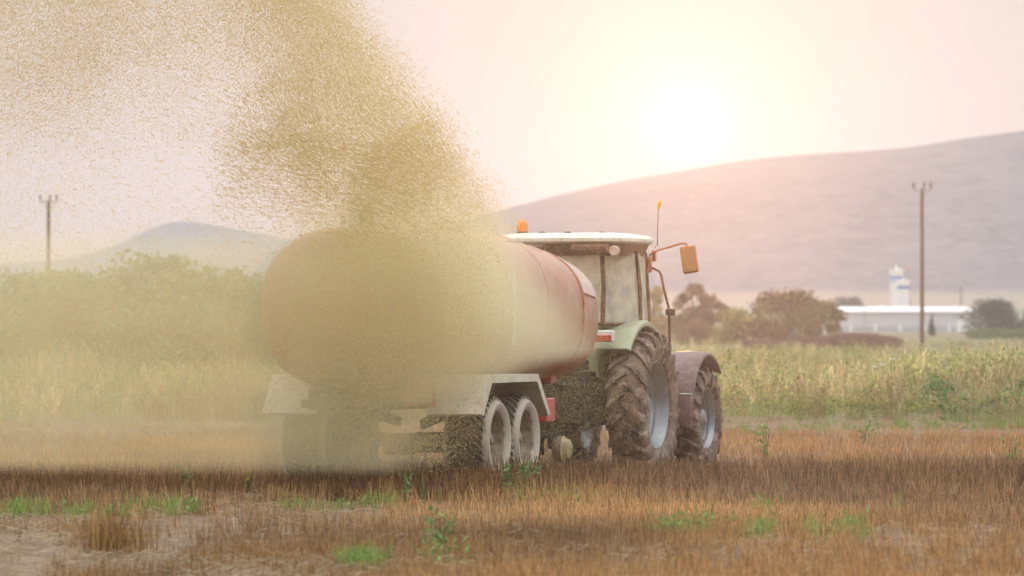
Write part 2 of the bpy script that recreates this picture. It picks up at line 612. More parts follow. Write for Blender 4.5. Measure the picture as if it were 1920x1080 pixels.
def mat_hill(name, bands, ca=(0.145, 0.125, 0.135), cb=(0.19, 0.165, 0.17)):
    """Dry hillside: sand, grass and scrub by height and noise. bands: sand and green heights."""
    m, t, b, out = mat_base(name)
    L = t.links.new
    geo = nd(t, 'ShaderNodeNewGeometry')
    sep = nd(t, 'ShaderNodeSeparateXYZ')
    L(geo.outputs['Position'], sep.inputs[0])

    def noise(s, det, st=(1, 1, 1)):
        mp = nd(t, 'ShaderNodeMapping')
        mp.inputs['Scale'].default_value = st
        L(geo.outputs['Position'], mp.inputs[0])
        n = nd(t, 'ShaderNodeTexNoise')
        n.inputs['Scale'].default_value = s
        n.inputs['Detail'].default_value = det
        n.inputs['Roughness'].default_value = 0.65
        L(mp.outputs[0], n.inputs['Vector'])
        return n.outputs['Fac']

    def rng(v, a, b_, c=0.0, d=1.0):
        r = nd(t, 'ShaderNodeMapRange')
        r.inputs['From Min'].default_value = a
        r.inputs['From Max'].default_value = b_
        r.inputs['To Min'].default_value = c
        r.inputs['To Max'].default_value = d
        L(v, r.inputs['Value'])
        return r.outputs[0]

    def mix(f, a, b_):
        n = nd(t, 'ShaderNodeMix', data_type='RGBA')
        L(f, n.inputs['Factor'])
        for s, v in (('A', a), ('B', b_)):
            if isinstance(v, tuple):
                n.inputs[s].default_value = (*v, 1)
            else:
                L(v, n.inputs[s])
        return n.outputs['Result']
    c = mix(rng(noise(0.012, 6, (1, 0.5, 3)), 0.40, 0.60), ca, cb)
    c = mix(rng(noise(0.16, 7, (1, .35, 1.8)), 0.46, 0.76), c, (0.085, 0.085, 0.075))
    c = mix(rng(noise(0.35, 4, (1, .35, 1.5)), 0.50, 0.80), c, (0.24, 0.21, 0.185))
    if bands:
        zz = math_(t, 'ADD', sep.outputs['Z'], math_(t, 'MULTIPLY', math_(t, 'SUBTRACT', noise(0.01, 4), 0.5), 6.0))
        c = mix(rng(zz, 8.6, 6.6), c, (0.33, 0.26, 0.195))
        c = mix(rng(zz, 4.6, 3.6), c, (0.17, 0.19, 0.10))
    L(c, b.inputs['Base Color'])
    b.inputs['Roughness'].default_value = 0.95
    return m


# ------------------------------------------------------------------ the large structure: ground, hills
def build_ground():
    ys = np.concatenate([np.arange(-40, 30, 10.0), np.arange(30, 110, 0.5), np.arange(110, 300, 10.0), np.array([300, 400, 550, 750, 1000, 1400, 1900, 2500, 3000.0])])
    xs = np.concatenate([np.array([-1400, -900, -500, -250, -120, -60, -30.0]), np.arange(-14, 14.01, 0.5), np.array([30, 60, 120, 250, 500, 900, 1400.0])])
    X, Y = np.meshgrid(xs, ys)
    near = np.clip(1 - (np.abs(X) - 8) / 8, 0, 1) * ((Y > 30) & (Y < 110))
    Z = (fbm(X, Y, 3.0, 3) - 0.62) * 0.10 * near
    Z = np.minimum(Z, 0.0)
    V = np.stack([X, Y, Z], -1).reshape(-1, 3)
    nx = len(xs)
    i, j = np.meshgrid(np.arange(len(ys) - 1), np.arange(nx - 1), indexing='ij')
    a = (i * nx + j).ravel()
    F = np.stack([a, a + 1, a + nx + 1, a + nx], 1)
    o = mesh_arrays('ground', V, F, mat_ground(), smooth=True)
    tag(o, kind='structure')


build_ground()


def build_hill(name, ridge_px, d_ridge, d_foot, d_back, mat, amp):
    px = np.array([p[0] for p in ridge_px], float)
    py = np.array([p[1] for p in ridge_px], float)
    xr = (px - 960) / F_PX * d_ridge
    zr = CAM_H + (600 - py) / F_PX * d_ridge
    xs = np.linspace(xr[0], xr[-1], 260)
    # rounded profile through the ridge points
    zi = np.interp(xs, xr, zr)
    k = np.hanning(9); k /= k.sum()
    zi = np.convolve(np.pad(zi, 4, mode='edge'), k, 'valid')
    t = np.concatenate([np.linspace(0, 1, 50), np.linspace(1.04, 2, 24)])
    X, T = np.meshgrid(xs, t)
    Zr = np.tile(zi, (len(t), 1))
    up = np.clip(T, 0, 1)
    prof = np.where(T <= 1, 0.16 * up + 0.84 * (up * up * (3 - 2 * up)), 1 - ((T - 1) ** 2) * (3 - 2 * (T - 1)))
    Y = np.where(T <= 1, d_foot + (d_ridge - d_foot) * T, d_ridge + (d_back - d_ridge) * (T - 1))
    n = fbm(X, Y, (d_ridge - d_foot) / 3, 5) - 0.5
    side = np.clip(np.minimum(X - xs[0], xs[-1] - X) / 60.0, 0, 1)
    Z = Zr * prof * side + n * amp * np.clip(T, 0, 1) * np.clip(1.0 - np.exp(-((T - 1) / 0.12) ** 2) * 0.92, 0, 1)
    Z = Z - 0.25
    V = np.stack([X, Y, np.maximum(Z, -0.3)], -1).reshape(-1, 3)
    nx = len(xs)
    i, j = np.meshgrid(np.arange(len(t) - 1), np.arange(nx - 1), indexing='ij')
    a = (i * nx + j).ravel()
    F = np.stack([a, a + 1, a + nx + 1, a + nx], 1)
    o = mesh_arrays(name, V, F, mat, smooth=True)
    tag(o, kind='structure')
    return o


build_hill('hill', [(-1200, 598), (0, 590), (300, 565), (500, 525), (600, 492), (700, 462), (800, 431), (880, 408), (940, 391), (1000, 375), (1100, 350), (1200, 331), (1300, 313), (1400, 297), (1500, 288), (1600, 282), (1700, 276), (1780, 262), (1850, 252), (1920, 243), (2100, 222), (2500, 215), (3200, 300), (4200, 480)],
           1500, 1000, 2000, mat_hill('hillside', True), 5.0)
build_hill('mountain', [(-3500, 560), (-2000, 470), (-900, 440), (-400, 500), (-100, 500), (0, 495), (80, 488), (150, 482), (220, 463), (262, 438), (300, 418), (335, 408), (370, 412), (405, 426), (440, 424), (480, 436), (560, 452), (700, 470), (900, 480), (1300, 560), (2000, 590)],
           2450, 2050, 2850, mat_hill('mountainside', False, (0.075, 0.11, 0.15), (0.10, 0.135, 0.175)), 4.0)  # blue cast of distant haze painted into the slope colours

# haze: even air round everything, sky outside it
def build_haze():
    m = bpy.data.materials.new('haze_air')
    m.use_nodes = True
    t = m.node_tree
    t.nodes.clear()
    out = nd(t, 'ShaderNodeOutputMaterial')
    v1 = nd(t, 'ShaderNodeVolumePrincipled')
    v1.inputs['Color'].default_value = (0.86, 0.86, 1.0, 1)
    v1.inputs['Density'].default_value = HAZE
    v1.inputs['Anisotropy'].default_value = 0.25
    t.links.new(v1.outputs[0], out.inputs['Volume'])
    b = MB()
    b.box((0, 1500, 39), (3600, 3300, 80.0))
    o = b.build('haze', m, smooth=0)
    tag(o, kind='stuff')


HAZE = 2.5e-4
build_haze()


def build_flare_veil():
    """Added scattering volume: stands in for the orange lens flare round the sun."""
    m = bpy.data.materials.new('flare_veil')
    m.use_nodes = True
    t = m.node_tree
    t.nodes.clear()
    out = nd(t, 'ShaderNodeOutputMaterial')
    v = nd(t, 'ShaderNodeVolumePrincipled')
    v.inputs['Color'].default_value = (1.0, 0.38, 0.10, 1)
    v.inputs['Density'].default_value = 6.0e-5
    v.inputs['Anisotropy'].default_value = 0.962
    t.links.new(v.outputs[0], out.inputs['Volume'])
    b = MB()
    b.box((0, 8 + FLARE_DEPTH / 2, 37), (200, FLARE_DEPTH, 75.0))
    o = b.build('flare_veil', m, smooth=0)
    tag(o, 'thin orange glow volume added for the flare round the sun', kind='stuff')


FLARE_DEPTH = 110.0
build_flare_veil()

# ------------------------------------------------------------------ vehicles
def make_tyre(R, r, w, lugs=22, lug_h=0.045, lug_w=0.075, seg=64, sweep=0.85):
    steps = (-0.06, 0.35, 0.72, 0.93, 1.03) if lug_h > 0.02 else (-0.06, 0.35, 0.72, 0.80)
    b = MB()
    h = w / 2
    prof = [(-h * 0.62, r), (-h * 0.80, r + 0.02), (-h * 0.98, r + (R - r) * 0.38), (-h * 1.0, r + (R - r) * 0.60), (-h * 0.90, R - 0.055), (-h * 0.70, R - 0.022), (0, R)]
    prof = prof + [(-x, q) for x, q in prof[-2::-1]]
    b.lathe(prof, seg=seg)
    if lugs:
        for k in range(lugs):
            for sgn in (-1, 1):
                a0 = 2 * PI * (k + (0.5 if sgn > 0 else 0.0)) / lugs
                rings = []
                for u in steps:
                    x = sgn * u * h
                    uu = abs(u)
                    base = R - 0.022 * (uu / 0.7) ** 2 - (0.06 if u > 0.8 else 0) - (0.07 if u > 1 else 0)
                    top = R + lug_h - 0.016 * uu ** 2 - (0.012 if u > 0.85 else 0) - (0.075 if u > 1 else 0)
                    a = a0 + sweep * (h * max(u, 0) ** 1.25) / R
                    wd = lug_w * (0.8 + 0.45 * max(u, 0)) / R / 2
                    wt = wd * 0.72
                    rings.append([(x, q * math.cos(a + da), q * math.sin(a + da)) for q, da in ((base - 0.012, -wd), (top, -wt), (top, wt), (base - 0.012, wd))])
                b.loft(rings)
    return b


def make_rim(r, w, dish, hub=0.13, seg=48, ridges=True):
    b = MB()
    h = w / 2
    prof = [(h * 0.60, r + 0.012), (h * 0.72, r + 0.014), (h * 0.74, r - 0.004), (h * 0.66, r - 0.022)]
    if ridges:
        prof += [(h * 0.50, r - 0.030), (h * 0.44, r - 0.045), (h * 0.25, r - 0.050), (h * 0.20, r - 0.062), (h * 0.02, r - 0.066), (h * -0.05, r - 0.085)]
    prof += [(dish + 0.02, r - 0.09), (dish, r - 0.12), (dish + 0.005, r * 0.62), (dish + 0.05, r * 0.50), (dish + 0.05, hub + 0.03), (dish + 0.07, hub), (dish + 0.12, hub * 0.9), (dish + 0.14, hub * 0.6), (dish + 0.14, 0.001)]
    b.lathe(prof, seg=seg)
    # inner half of the barrel
    b.lathe([(-h * 0.60, r + 0.012), (-h * 0.72, r + 0.014), (-h * 0.74, r - 0.004), (-h * 0.60, r - 0.03), (dish + 0.01, r - 0.075)], seg=seg)
    return b


def wheel(name, parent, loc, R, r, w, tyre_mat, rim_mat, left=False, dish=-0.02, lugs=22, lug_h=0.045, lug_w=0.075, meshes=None, bolts=8, a0=0.0):
    """wheel > tyre, rim; the wheel's own mesh is the hub with its bolts."""
    h = MB()
    hr = r * 0.26
    h.lathe([(dish + 0.10, 0.001), (dish + 0.155, 0.001), (dish + 0.16, hr * 0.5), (dish + 0.15, hr * 0.6), (dish + 0.10, hr * 0.62)], seg=20)
    if meshes is None or not meshes:
        hub = h.build(name, rim_mat, parent)
        ty = make_tyre(R, r, w, lugs, lug_h, lug_w).build('tyre', tyre_mat, hub, smooth=40)
        rb = make_rim(r, w, dish)
        for k in range(bolts):
            a = 2 * PI * k / bolts
            rb.box((dish + 0.065, r * 0.40 * math.cos(a), r * 0.40 * math.sin(a)), (0.035, 0.028, 0.028), 0.006)
        ri = rb.build('rim', rim_mat, hub, smooth=40)
        if meshes is not None:
            meshes.extend([hub.data, ty.data, ri.data])
    else:
        h.bm.free()
        hub = bpy.data.objects.new(name, meshes[0]); COL.objects.link(hub); hub.parent = parent
        for nm, me in (('tyre', meshes[1]), ('rim', meshes[2])):
            c = bpy.data.objects.new(nm, me); COL.objects.link(c); c.parent = hub
    hub.location = loc
    hub.rotation_euler = (a0, 0, PI if left else 0)
    return hub


def arc_plate(cx0, cx1, cy, cz, R, a0, a1, th=0.018, lip=0.05, n=22, crown=0.0):
    """A mudguard: a curved sheet over a wheel from angle a0 to a1 (0 forward, 90 up), with a turned-down outer lip."""
    b = MB()
    rings = []
    for k in range(n + 1):
        a = math.radians(a0 + (a1 - a0) * k / n)
        c, s = math.cos(a), math.sin(a)
        m = 0.5 * (cx0 + cx1)
        pts = [(cx0, R - lip), (cx0, R), (m, R + crown), (cx1 - 0.04, R), (cx1, R - 0.03), (cx1, R - lip), (cx1 - th, R - lip), (cx1 - th - 0.02, R - th - 0.02), (m, R + crown - th), (cx0 + th, R - th), (cx0 + th, R - lip)]
        rings.append([(x, cy + q * c, cz + q * s) for x, q in pts])
    b.loft(rings)
    return b


def pane(pts, th, outward):
    """A flat pane with real thickness from its corner points."""
    b = MB()
    o = Vector(outward).normalized() * th
    n = len(pts)
    V = [tuple(p) for p in pts] + [tuple(Vector(p) - o) for p in pts]
    F = [list(range(n)), [n + i for i in range(n)][::-1]] + [[i, (i + 1) % n, n + (i + 1) % n, n + i] for i in range(n)]
    b.add(V, F)
    return b


TR_HEAD = math.radians(17.6)


def build_tractor():
    T = empty('tractor', (0.814, 68.83, 0), -TR_HEAD)
    tag(T, 'pale green tractor with cream cab roof, brown front mudguard and silver rims, pulling the tanker', 'tractor')
    # wheels
    me = []
    wheel('rear_wheel', T, (0.86, 0, 0.84), 0.875, 0.545, 0.50, M['tyre'], M['rim'], dish=-0.06, meshes=me, a0=0.1)
    wheel('rear_wheel', T, (-0.86, 0, 0.84), 0.875, 0.545, 0.50, M['tyre'], M['rim'], left=True, dish=-0.06, meshes=me)
    me = []
    wheel('front_wheel', T, (0.815, 2.6, 0.63), 0.635, 0.395, 0.40, M['tyre'], M['rim'], dish=-0.02, lugs=18, lug_h=0.038, lug_w=0.062, meshes=me, a0=0.23)
    wheel('front_wheel', T, (-0.815, 2.6, 0.63), 0.635, 0.395, 0.40, M['tyre'], M['rim'], left=True, dish=-0.02, lugs=18, lug_h=0.038, lug_w=0.062, meshes=me)
    for sx in (1, -1):
        x0, x1 = (0.55, 1.0) if sx > 0 else (-0.55, -1.0)
        f = arc_plate(x0, x1, 2.6, 0.63, 0.86, 45, 186, lip=0.06, crown=0.012) if sx > 0 else arc_plate(-0.55, -1.0, 2.6, 0.63, 0.86, 45, 186, lip=0.06)
        fo = f.build('front_mudguard', M['fender_brown'], T, smooth=50)
        k = MB()
        k.tube([(sx * 0.42, 2.6, 0.95), (sx * 0.60, 2.55, 1.40), (sx * 0.70, 2.55, 1.475)], 0.022)
        k.tube([(sx * 0.42, 2.6, 0.95), (sx * 0.60, 1.95, 1.0), (sx * 0.68, 1.79, 0.98)], 0.018)
        k.build('bracket', M['dark'], fo)
        # rear wheel arch: curved sheet and its inner panel
        g = arc_plate(sx * 0.46, sx * 0.92, 0.0, 0.84, 1.06, 18, 138, lip=0.07, n=26)
        go = g.build('rear_mudguard', M['tractor_green'], T, smooth=50)
        poly = [(1.04 * math.cos(math.radians(a)), 0.84 + 1.04 * math.sin(math.radians(a))) for a in range(18, 139, 6)] + [(-0.62, 1.2), (0.6, 0.95)]
        p = MB(); p.prism(poly, sx * 0.44, sx * 0.475)
        p.build('inner_panel', M['tractor_green'], go, smooth=20)
        # tail lamp on the arch
        lo = MB().box((sx * 0.60, -0.86, 1.70), (0.28, 0.12, 0.15), 0.02).build('tail_lamp', M['white_pl'], T)
        l2 = MB(); l2.box((sx * 0.60, -0.93, 1.675), (0.25, 0.03, 0.08), 0.008); l2.build('lens', M['red_lens'], lo)
    # body
    b = MB()
    b.box((0, -0.12, 0.92), (0.62, 0.74, 0.62), 0.05)
    b.box((0, 0.9, 0.82), (0.46, 1.6, 0.5), 0.05)
    b.box((0, 2.4, 0.80), (0.40, 1.5, 0.42), 0.05)
    b.build('gearbox', M['dark'], T)
    b = MB(); b.tube([(-0.62, 0, 0.84), (-0.3, 0, 0.86), (0.3, 0, 0.86), (0.62, 0, 0.84)], [0.13, 0.19, 0.19, 0.13], 16); b.build('rear_axle', M['dark'], T)
    b = MB(); b.tube([(-0.68, 2.6, 0.63), (0.68, 2.6, 0.63)], 0.085, 12); b.box((0, 2.6, 0.66), (0.34, 0.26, 0.24), 0.04); b.build('front_axle', M['dark'], T)
    # bonnet
    rings = []
    for y, w, zt in ((1.02, 0.36, 1.70), (1.8, 0.35, 1.62), (2.6, 0.33, 1.52), (3.1, 0.30, 1.42), (3.3, 0.27, 1.30)):
        rings.append([(x, y, z) for x, z in ((-w, 0.95), (-w, zt - 0.14), (-w + 0.06, zt - 0.04), (-w * 0.4, zt), (w * 0.4, zt), (w - 0.06, zt - 0.04), (w, zt - 0.14), (w, 0.95))])
    b = MB(); b.loft(rings); bo = b.build('bonnet', M['tractor_green'], T)
    b = MB()
    for k in range(6): b.box((0, 3.31, 1.0 + 0.05 * k), (0.44, 0.02, 0.028), 0.004)
    b.build('grille', M['dark'], bo)
    # lower cab: floor, rear panel, steps, fuel tank
    b = MB()
    b.box((0, 0.25, 1.30), (0.98, 1.45, 0.14), 0.03)
    b.box((0, -0.40, 1.58), (0.92, 0.16, 0.56), 0.03)
    b.box((0, 0.95, 1.55), (0.80, 0.12, 0.5), 0.03)
    b.build('cab_base', M['tractor_green'], T)
    b = MB()
    b.box((0.60, 1.15, 0.95), (0.34, 0.62, 0.5), 0.05)
    b.build('fuel_tank', M['dark'], T)
    b = MB()
    for z in (0.55, 0.85): b.box((0.72, 1.42, z), (0.30, 0.16, 0.03), 0.006)
    for y in (1.35, 1.49): b.box((0.60, y, 0.78), (0.03, 0.03, 0.62), 0.005)
    b.build('step', M['dark'], T)
    # hitch and hydraulics seen between the wheels
    for sx in (1, -1):
        b = MB(); b.tube([(sx * 0.30, -0.30, 0.62), (sx * 0.36, -0.75, 0.58), (sx * 0.42, -1.12, 0.56)], [0.05, 0.04, 0.04], 8); b.build('lower_link', M['dark'], T)
        b = MB(); b.tube([(sx * 0.26, -0.42, 1.22), (sx * 0.34, -0.80, 1.20)], 0.045, 8); b.tube([(sx * 0.34, -0.80, 1.20), (sx * 0.37, -0.80, 0.60)], 0.028, 8); b.build('lift_arm', M['dark'], T)
    b = MB(); b.tube([(0, -0.46, 1.05), (0.02, -1.0, 1.10)], [0.035, 0.03], 8); b.build('top_link', M['dark'], T)
    b = MB(); b.box((0, -0.75, 0.50), (0.16, 0.95, 0.06), 0.01); b.box((0, -1.16, 0.53), (0.22, 0.14, 0.18), 0.02); b.build('drawbar_hitch', M['dark'], T)
    b = MB()
    for k in range(5): b.tube([(-0.22 + 0.1 * k, -0.46, 1.34), (-0.22 + 0.1 * k, -0.56, 1.34)], 0.022, 8)
    b.box((0, -0.47, 1.34), (0.60, 0.06, 0.12), 0.01)
    b.build('hydraulic_couplers', M['dark'], T)
    b = MB(); b.box((0.16, -0.52, 0.86), (0.70, 0.22, 0.54), 0.04); b.build('rear_weight_carrier', M['dark'], T)
    # cab frame: octagonal plan, wide at the rear quarter, narrow at the bonnet
    zb, zt = 1.86, 2.76
    plan = {'rear': (0.52, -0.62), 'quarter': (0.83, 0.0), 'front': (0.66, 0.98)}
    top = {'rear': (0.50, -0.58), 'quarter': (0.77, 0.0), 'front': (0.64, 0.86)}
    for sx in (1, -1):
        for nm, rr in (('rear', 0.031), ('quarter', 0.025), ('front', 0.024)):
            x, y = plan[nm]; x2, y2 = top[nm]
            z0 = {'rear': 1.84, 'quarter': 1.86, 'front': 1.42}[nm]
            b = MB(); b.tube([(sx * x, y, z0), (sx * (x * 0.5 + x2 * 0.5 + 0.02), (y + y2) / 2, (z0 + zt) / 2), (sx * x2, y2, zt)], rr, 8)
            b.build('cab_pillar', M['pillar'], T)
        # quarter glass, door glass
        a0, a1 = plan['rear'], top['rear']; q0, q1 = plan['quarter'], top['quarter']; f0, f1 = plan['front'], top['front']
        pane([(sx * a0[0], a0[1], zb), (sx * q0[0], q0[1], zb), (sx * q1[0], q1[1], zt - 0.03), (sx * a1[0], a1[1], zt - 0.03)], 0.008, (sx, -0.5, 0)).build('quarter_window', M['glass'], T, smooth=0)
        dg = pane([(sx * q0[0], q0[1] + 0.02, 1.50), (sx * f0[0], f0[1], 1.50), (sx * f1[0], f1[1], zt - 0.03), (sx * q1[0], q1[1] + 0.02, zt - 0.03)], 0.008, (sx, 0.2, 0)).build('door', M['glass'], T, smooth=0)
        b = MB(); b.box((sx * 0.80, 0.16, 1.86), (0.03, 0.14, 0.04), 0.008); b.build('handle', M['dark'], dg)
    rw = pane([(-0.50, -0.635, zb), (0.50, -0.635, zb), (0.48, -0.60, zt - 0.03), (-0.48, -0.60, zt - 0.03)], 0.008, (0, -1, 0)).build('rear_window', M['glass'], T, smooth=0)
    b = MB(); b.tube([(0.05, -0.66, zb + 0.02), (0.18, -0.66, zb + 0.35)], 0.012, 6); b.build('wiper', M['pillar'], rw)
    pane([(-0.64, 1.0, 1.78), (0.64, 1.0, 1.78), (0.62, 0.88, zt - 0.03), (-0.62, 0.88, zt - 0.03)], 0.008, (0, 1, 0)).build('windscreen', M['glass'], T, smooth=0)
    b = MB()
    ring = [(-0.52, -0.62), (0.52, -0.62), (0.83, 0.0), (0.66, 0.98), (-0.66, 0.98), (-0.83, 0.0)]
    for k in range(6):
        p, q = ring[k], ring[(k + 1) % 6]
        b.tube([(p[0], p[1], 1.85), (q[0], q[1], 1.85)], 0.025, 6)
    b.build('cab_sill', M['pillar'], T)
    # roof: headliner box below, cream shell above
    def outline(sx, y0, y1, xr, xf, z, r=0.16):
        pts = []
        cs = [(xr, y0, -90, 0), (xf, y1, 0, 90), (-xf, y1, 90, 180), (-xr, y0, 180, 270)]
        for (x, y, a, b_) in cs:
            cx = x - math.copysign(r, x); cyy = y + r if y == y0 else y - r
            for k in range(5):
                an = math.radians(a + (b_ - a) * k / 4)
                pts.append((cx + r * math.cos(an), cyy + r * math.sin(an), z))
        return pts
    b = MB(); b.loft([outline(1, -0.66, 0.74, 0.74, 0.70, 2.70, 0.2), outline(1, -0.72, 0.80, 0.80, 0.74, 2.80, 0.2), outline(1, -0.74, 0.82, 0.82, 0.76, 2.865, 0.2)])
    hd = b.build('roof_lining', M['pillar'], T)
    b = MB()
    b.loft([outline(1, -0.80, 0.84, 0.86, 0.78, 2.850, 0.22), outline(1, -0.86, 0.88, 0.90, 0.80, 2.875, 0.24), outline(1, -0.86, 0.88, 0.90, 0.80, 2.915, 0.24), outline(1, -0.80, 0.84, 0.85, 0.76, 2.955, 0.24), outline(1, -0.55, 0.62, 0.62, 0.58, 2.985, 0.22), outline(1, -0.2, 0.3, 0.25, 0.24, 2.99, 0.1)])
    # arched rear lip over the work lamps
    roof = b.build('roof', M['cream'], T, smooth=40)
    for sx in (1, -1):
        MB().box((sx * 0.42, -0.81, 2.79), (0.50, 0.12, 0.10), 0.03).build('lamp_bar', M['pillar'], roof)
    for sx in (1, -1):
        b = MB(); b.lathe([(-0.80, 0.001), (-0.80, 0.05), (-0.83, 0.066), (-0.90, 0.064), (-0.915, 0.055), (-0.905, 0.001)], axis='y', seg=20, M=Matrix.Translation((sx * 0.73, 0.06, 2.755)))
        wl = b.build('work_lamp', M['lamp_glass'], T)
    # small rubber feet on roof
    for (x, y) in ((-0.30, -0.50), (0.05, -0.55), (0.42, -0.3)):
        MB().box((x, y, 2.985), (0.08, 0.06, 0.03), 0.01).build('roof_vent', M['dark'], T)
    # beacon
    bb = MB(); bb.lathe([(2.955, 0.001), (2.955, 0.074), (2.99, 0.075), (3.005, 0.066), (3.02, 0.001)], axis='z', seg=20, M=Matrix.Translation((-0.585, -0.42, 0)))
    be = bb.build('beacon', M['dark'], T)
    bb = MB(); bb.lathe([(3.0, 0.066), (3.05, 0.072), (3.10, 0.068), (3.135, 0.050), (3.155, 0.026), (3.16, 0.001)], axis='z', seg=20, M=Matrix.Translation((-0.585, -0.42, 0)))
    bb.build('amber_dome', M['amber'], be)
    # aerial with yellow tip
    ae = MB().tube([(0.81, 0.72, 2.82), (0.83, 0.76, 2.84), (0.835, 0.76, 3.10), (0.84, 0.765, 3.34)], [0.008, 0.008, 0.006, 0.005], 6).build('aerial', M['pillar'], T)
    MB().tube([(0.84, 0.765, 3.30), (0.85, 0.765, 3.36), (0.875, 0.76, 3.41)], [0.018, 0.026, 0.010], 8).build('tip', M['yellow'], ae)
    # mirrors on arms
    for sx in (1, -1):
        ar = MB()
        ar.tube([(sx * 0.655, 0.90, 2.50), (sx * 0.68, 0.93, 2.73), (sx * 0.78, 0.93, 2.78), (sx * 1.12, 0.90, 2.87), (sx * 1.17, 0.90, 2.86), (sx * 1.18, 0.90, 2.80)], 0.014, 8)
        ar.box((sx * 0.74, 0.92, 2.71), (0.05, 0.06, 0.14), 0.01)
        ar.box((sx * 0.675, 0.91, 2.60), (0.06, 0.07, 0.20), 0.01)
        a_o = ar.build('mirror_arm', M['orange_pl'], T)
        rot = Matrix.Rotation(sx * math.radians(-9), 3, 'Y') @ Matrix.Rotation(sx * math.radians(8), 3, 'Z')
        hh = MB().box((sx * 1.20, 0.93, 2.665), (0.205, 0.06, 0.35), 0.028, rot, 3).build('mirror_housing', M['orange_pl'], a_o)
        MB().box((sx * 1.20, 0.896, 2.665), (0.175, 0.012, 0.315), 0.004, rot).build('mirror_glass', M['mirror'], a_o)
        # bent hand rail with a small marker lamp
        hr = MB()
        hr.tube([(sx * 0.66, 0.92, 2.57), (sx * 0.72, 0.95, 2.555), (sx * 0.79, 0.98, 2.515), (sx * 0.815, 0.99, 2.46), (sx * 0.85, 1.0, 2.27), (sx * 0.905, 1.01, 2.06), (sx * 0.91, 1.02, 1.95), (sx * 0.91, 1.04, 1.62), (sx * 0.90, 1.05, 1.36)], 0.017, 8)
        h_o = hr.build('hand_rail', M['pillar'], T)
        MB().box((sx * 0.935, 0.99, 2.00), (0.125, 0.05, 0.085), 0.012).build('marker_lamp', M['pillar'], h_o)
    # inside the cab
    b = MB(); b.box((0.10, 0.0, 1.55), (0.46, 0.44, 0.14), 0.05, None, 3); b.box((0.10, -0.22, 1.82), (0.44, 0.12, 0.50), 0.05, None, 3); b.box((0.10, -0.23, 2.10), (0.24, 0.09, 0.16), 0.04, None, 3)
    b.build('seat', M['seat'], T)
    b = MB()
    b.tube([(0.1 + 0.19 * math.cos(2 * PI * k / 20), 0.52 + 0.06 * math.sin(2 * PI * k / 20), 2.02 + 0.18 * math.sin(2 * PI * k / 20)) for k in range(21)], 0.014, 6, caps=False)
    b.tube([(0.1, 0.52, 2.02), (0.1, 0.80, 1.60)], 0.03, 8)
    b.build('steering_wheel', M['dark'], T)
    # step peg seen between the wheels
    b = MB(); b.tube([(0.55, 1.70, 0.95), (1.02, 1.68, 0.95)], 0.016, 8); b.build('indicator_peg', M['steel'], T)
    return T


TL_HEAD = math.radians(17.2)


def tank_ring(y, a, bz, cz, n=2.5, seg=56):
    pts = []
    for k in range(seg):
        t = 2 * PI * k / seg
        c, s = math.cos(t), math.sin(t)
        pts.append((a * math.copysign(abs(c) ** (2 / n), c), y, cz + bz * math.copysign(abs(s) ** (2 / n), s)))
    return pts


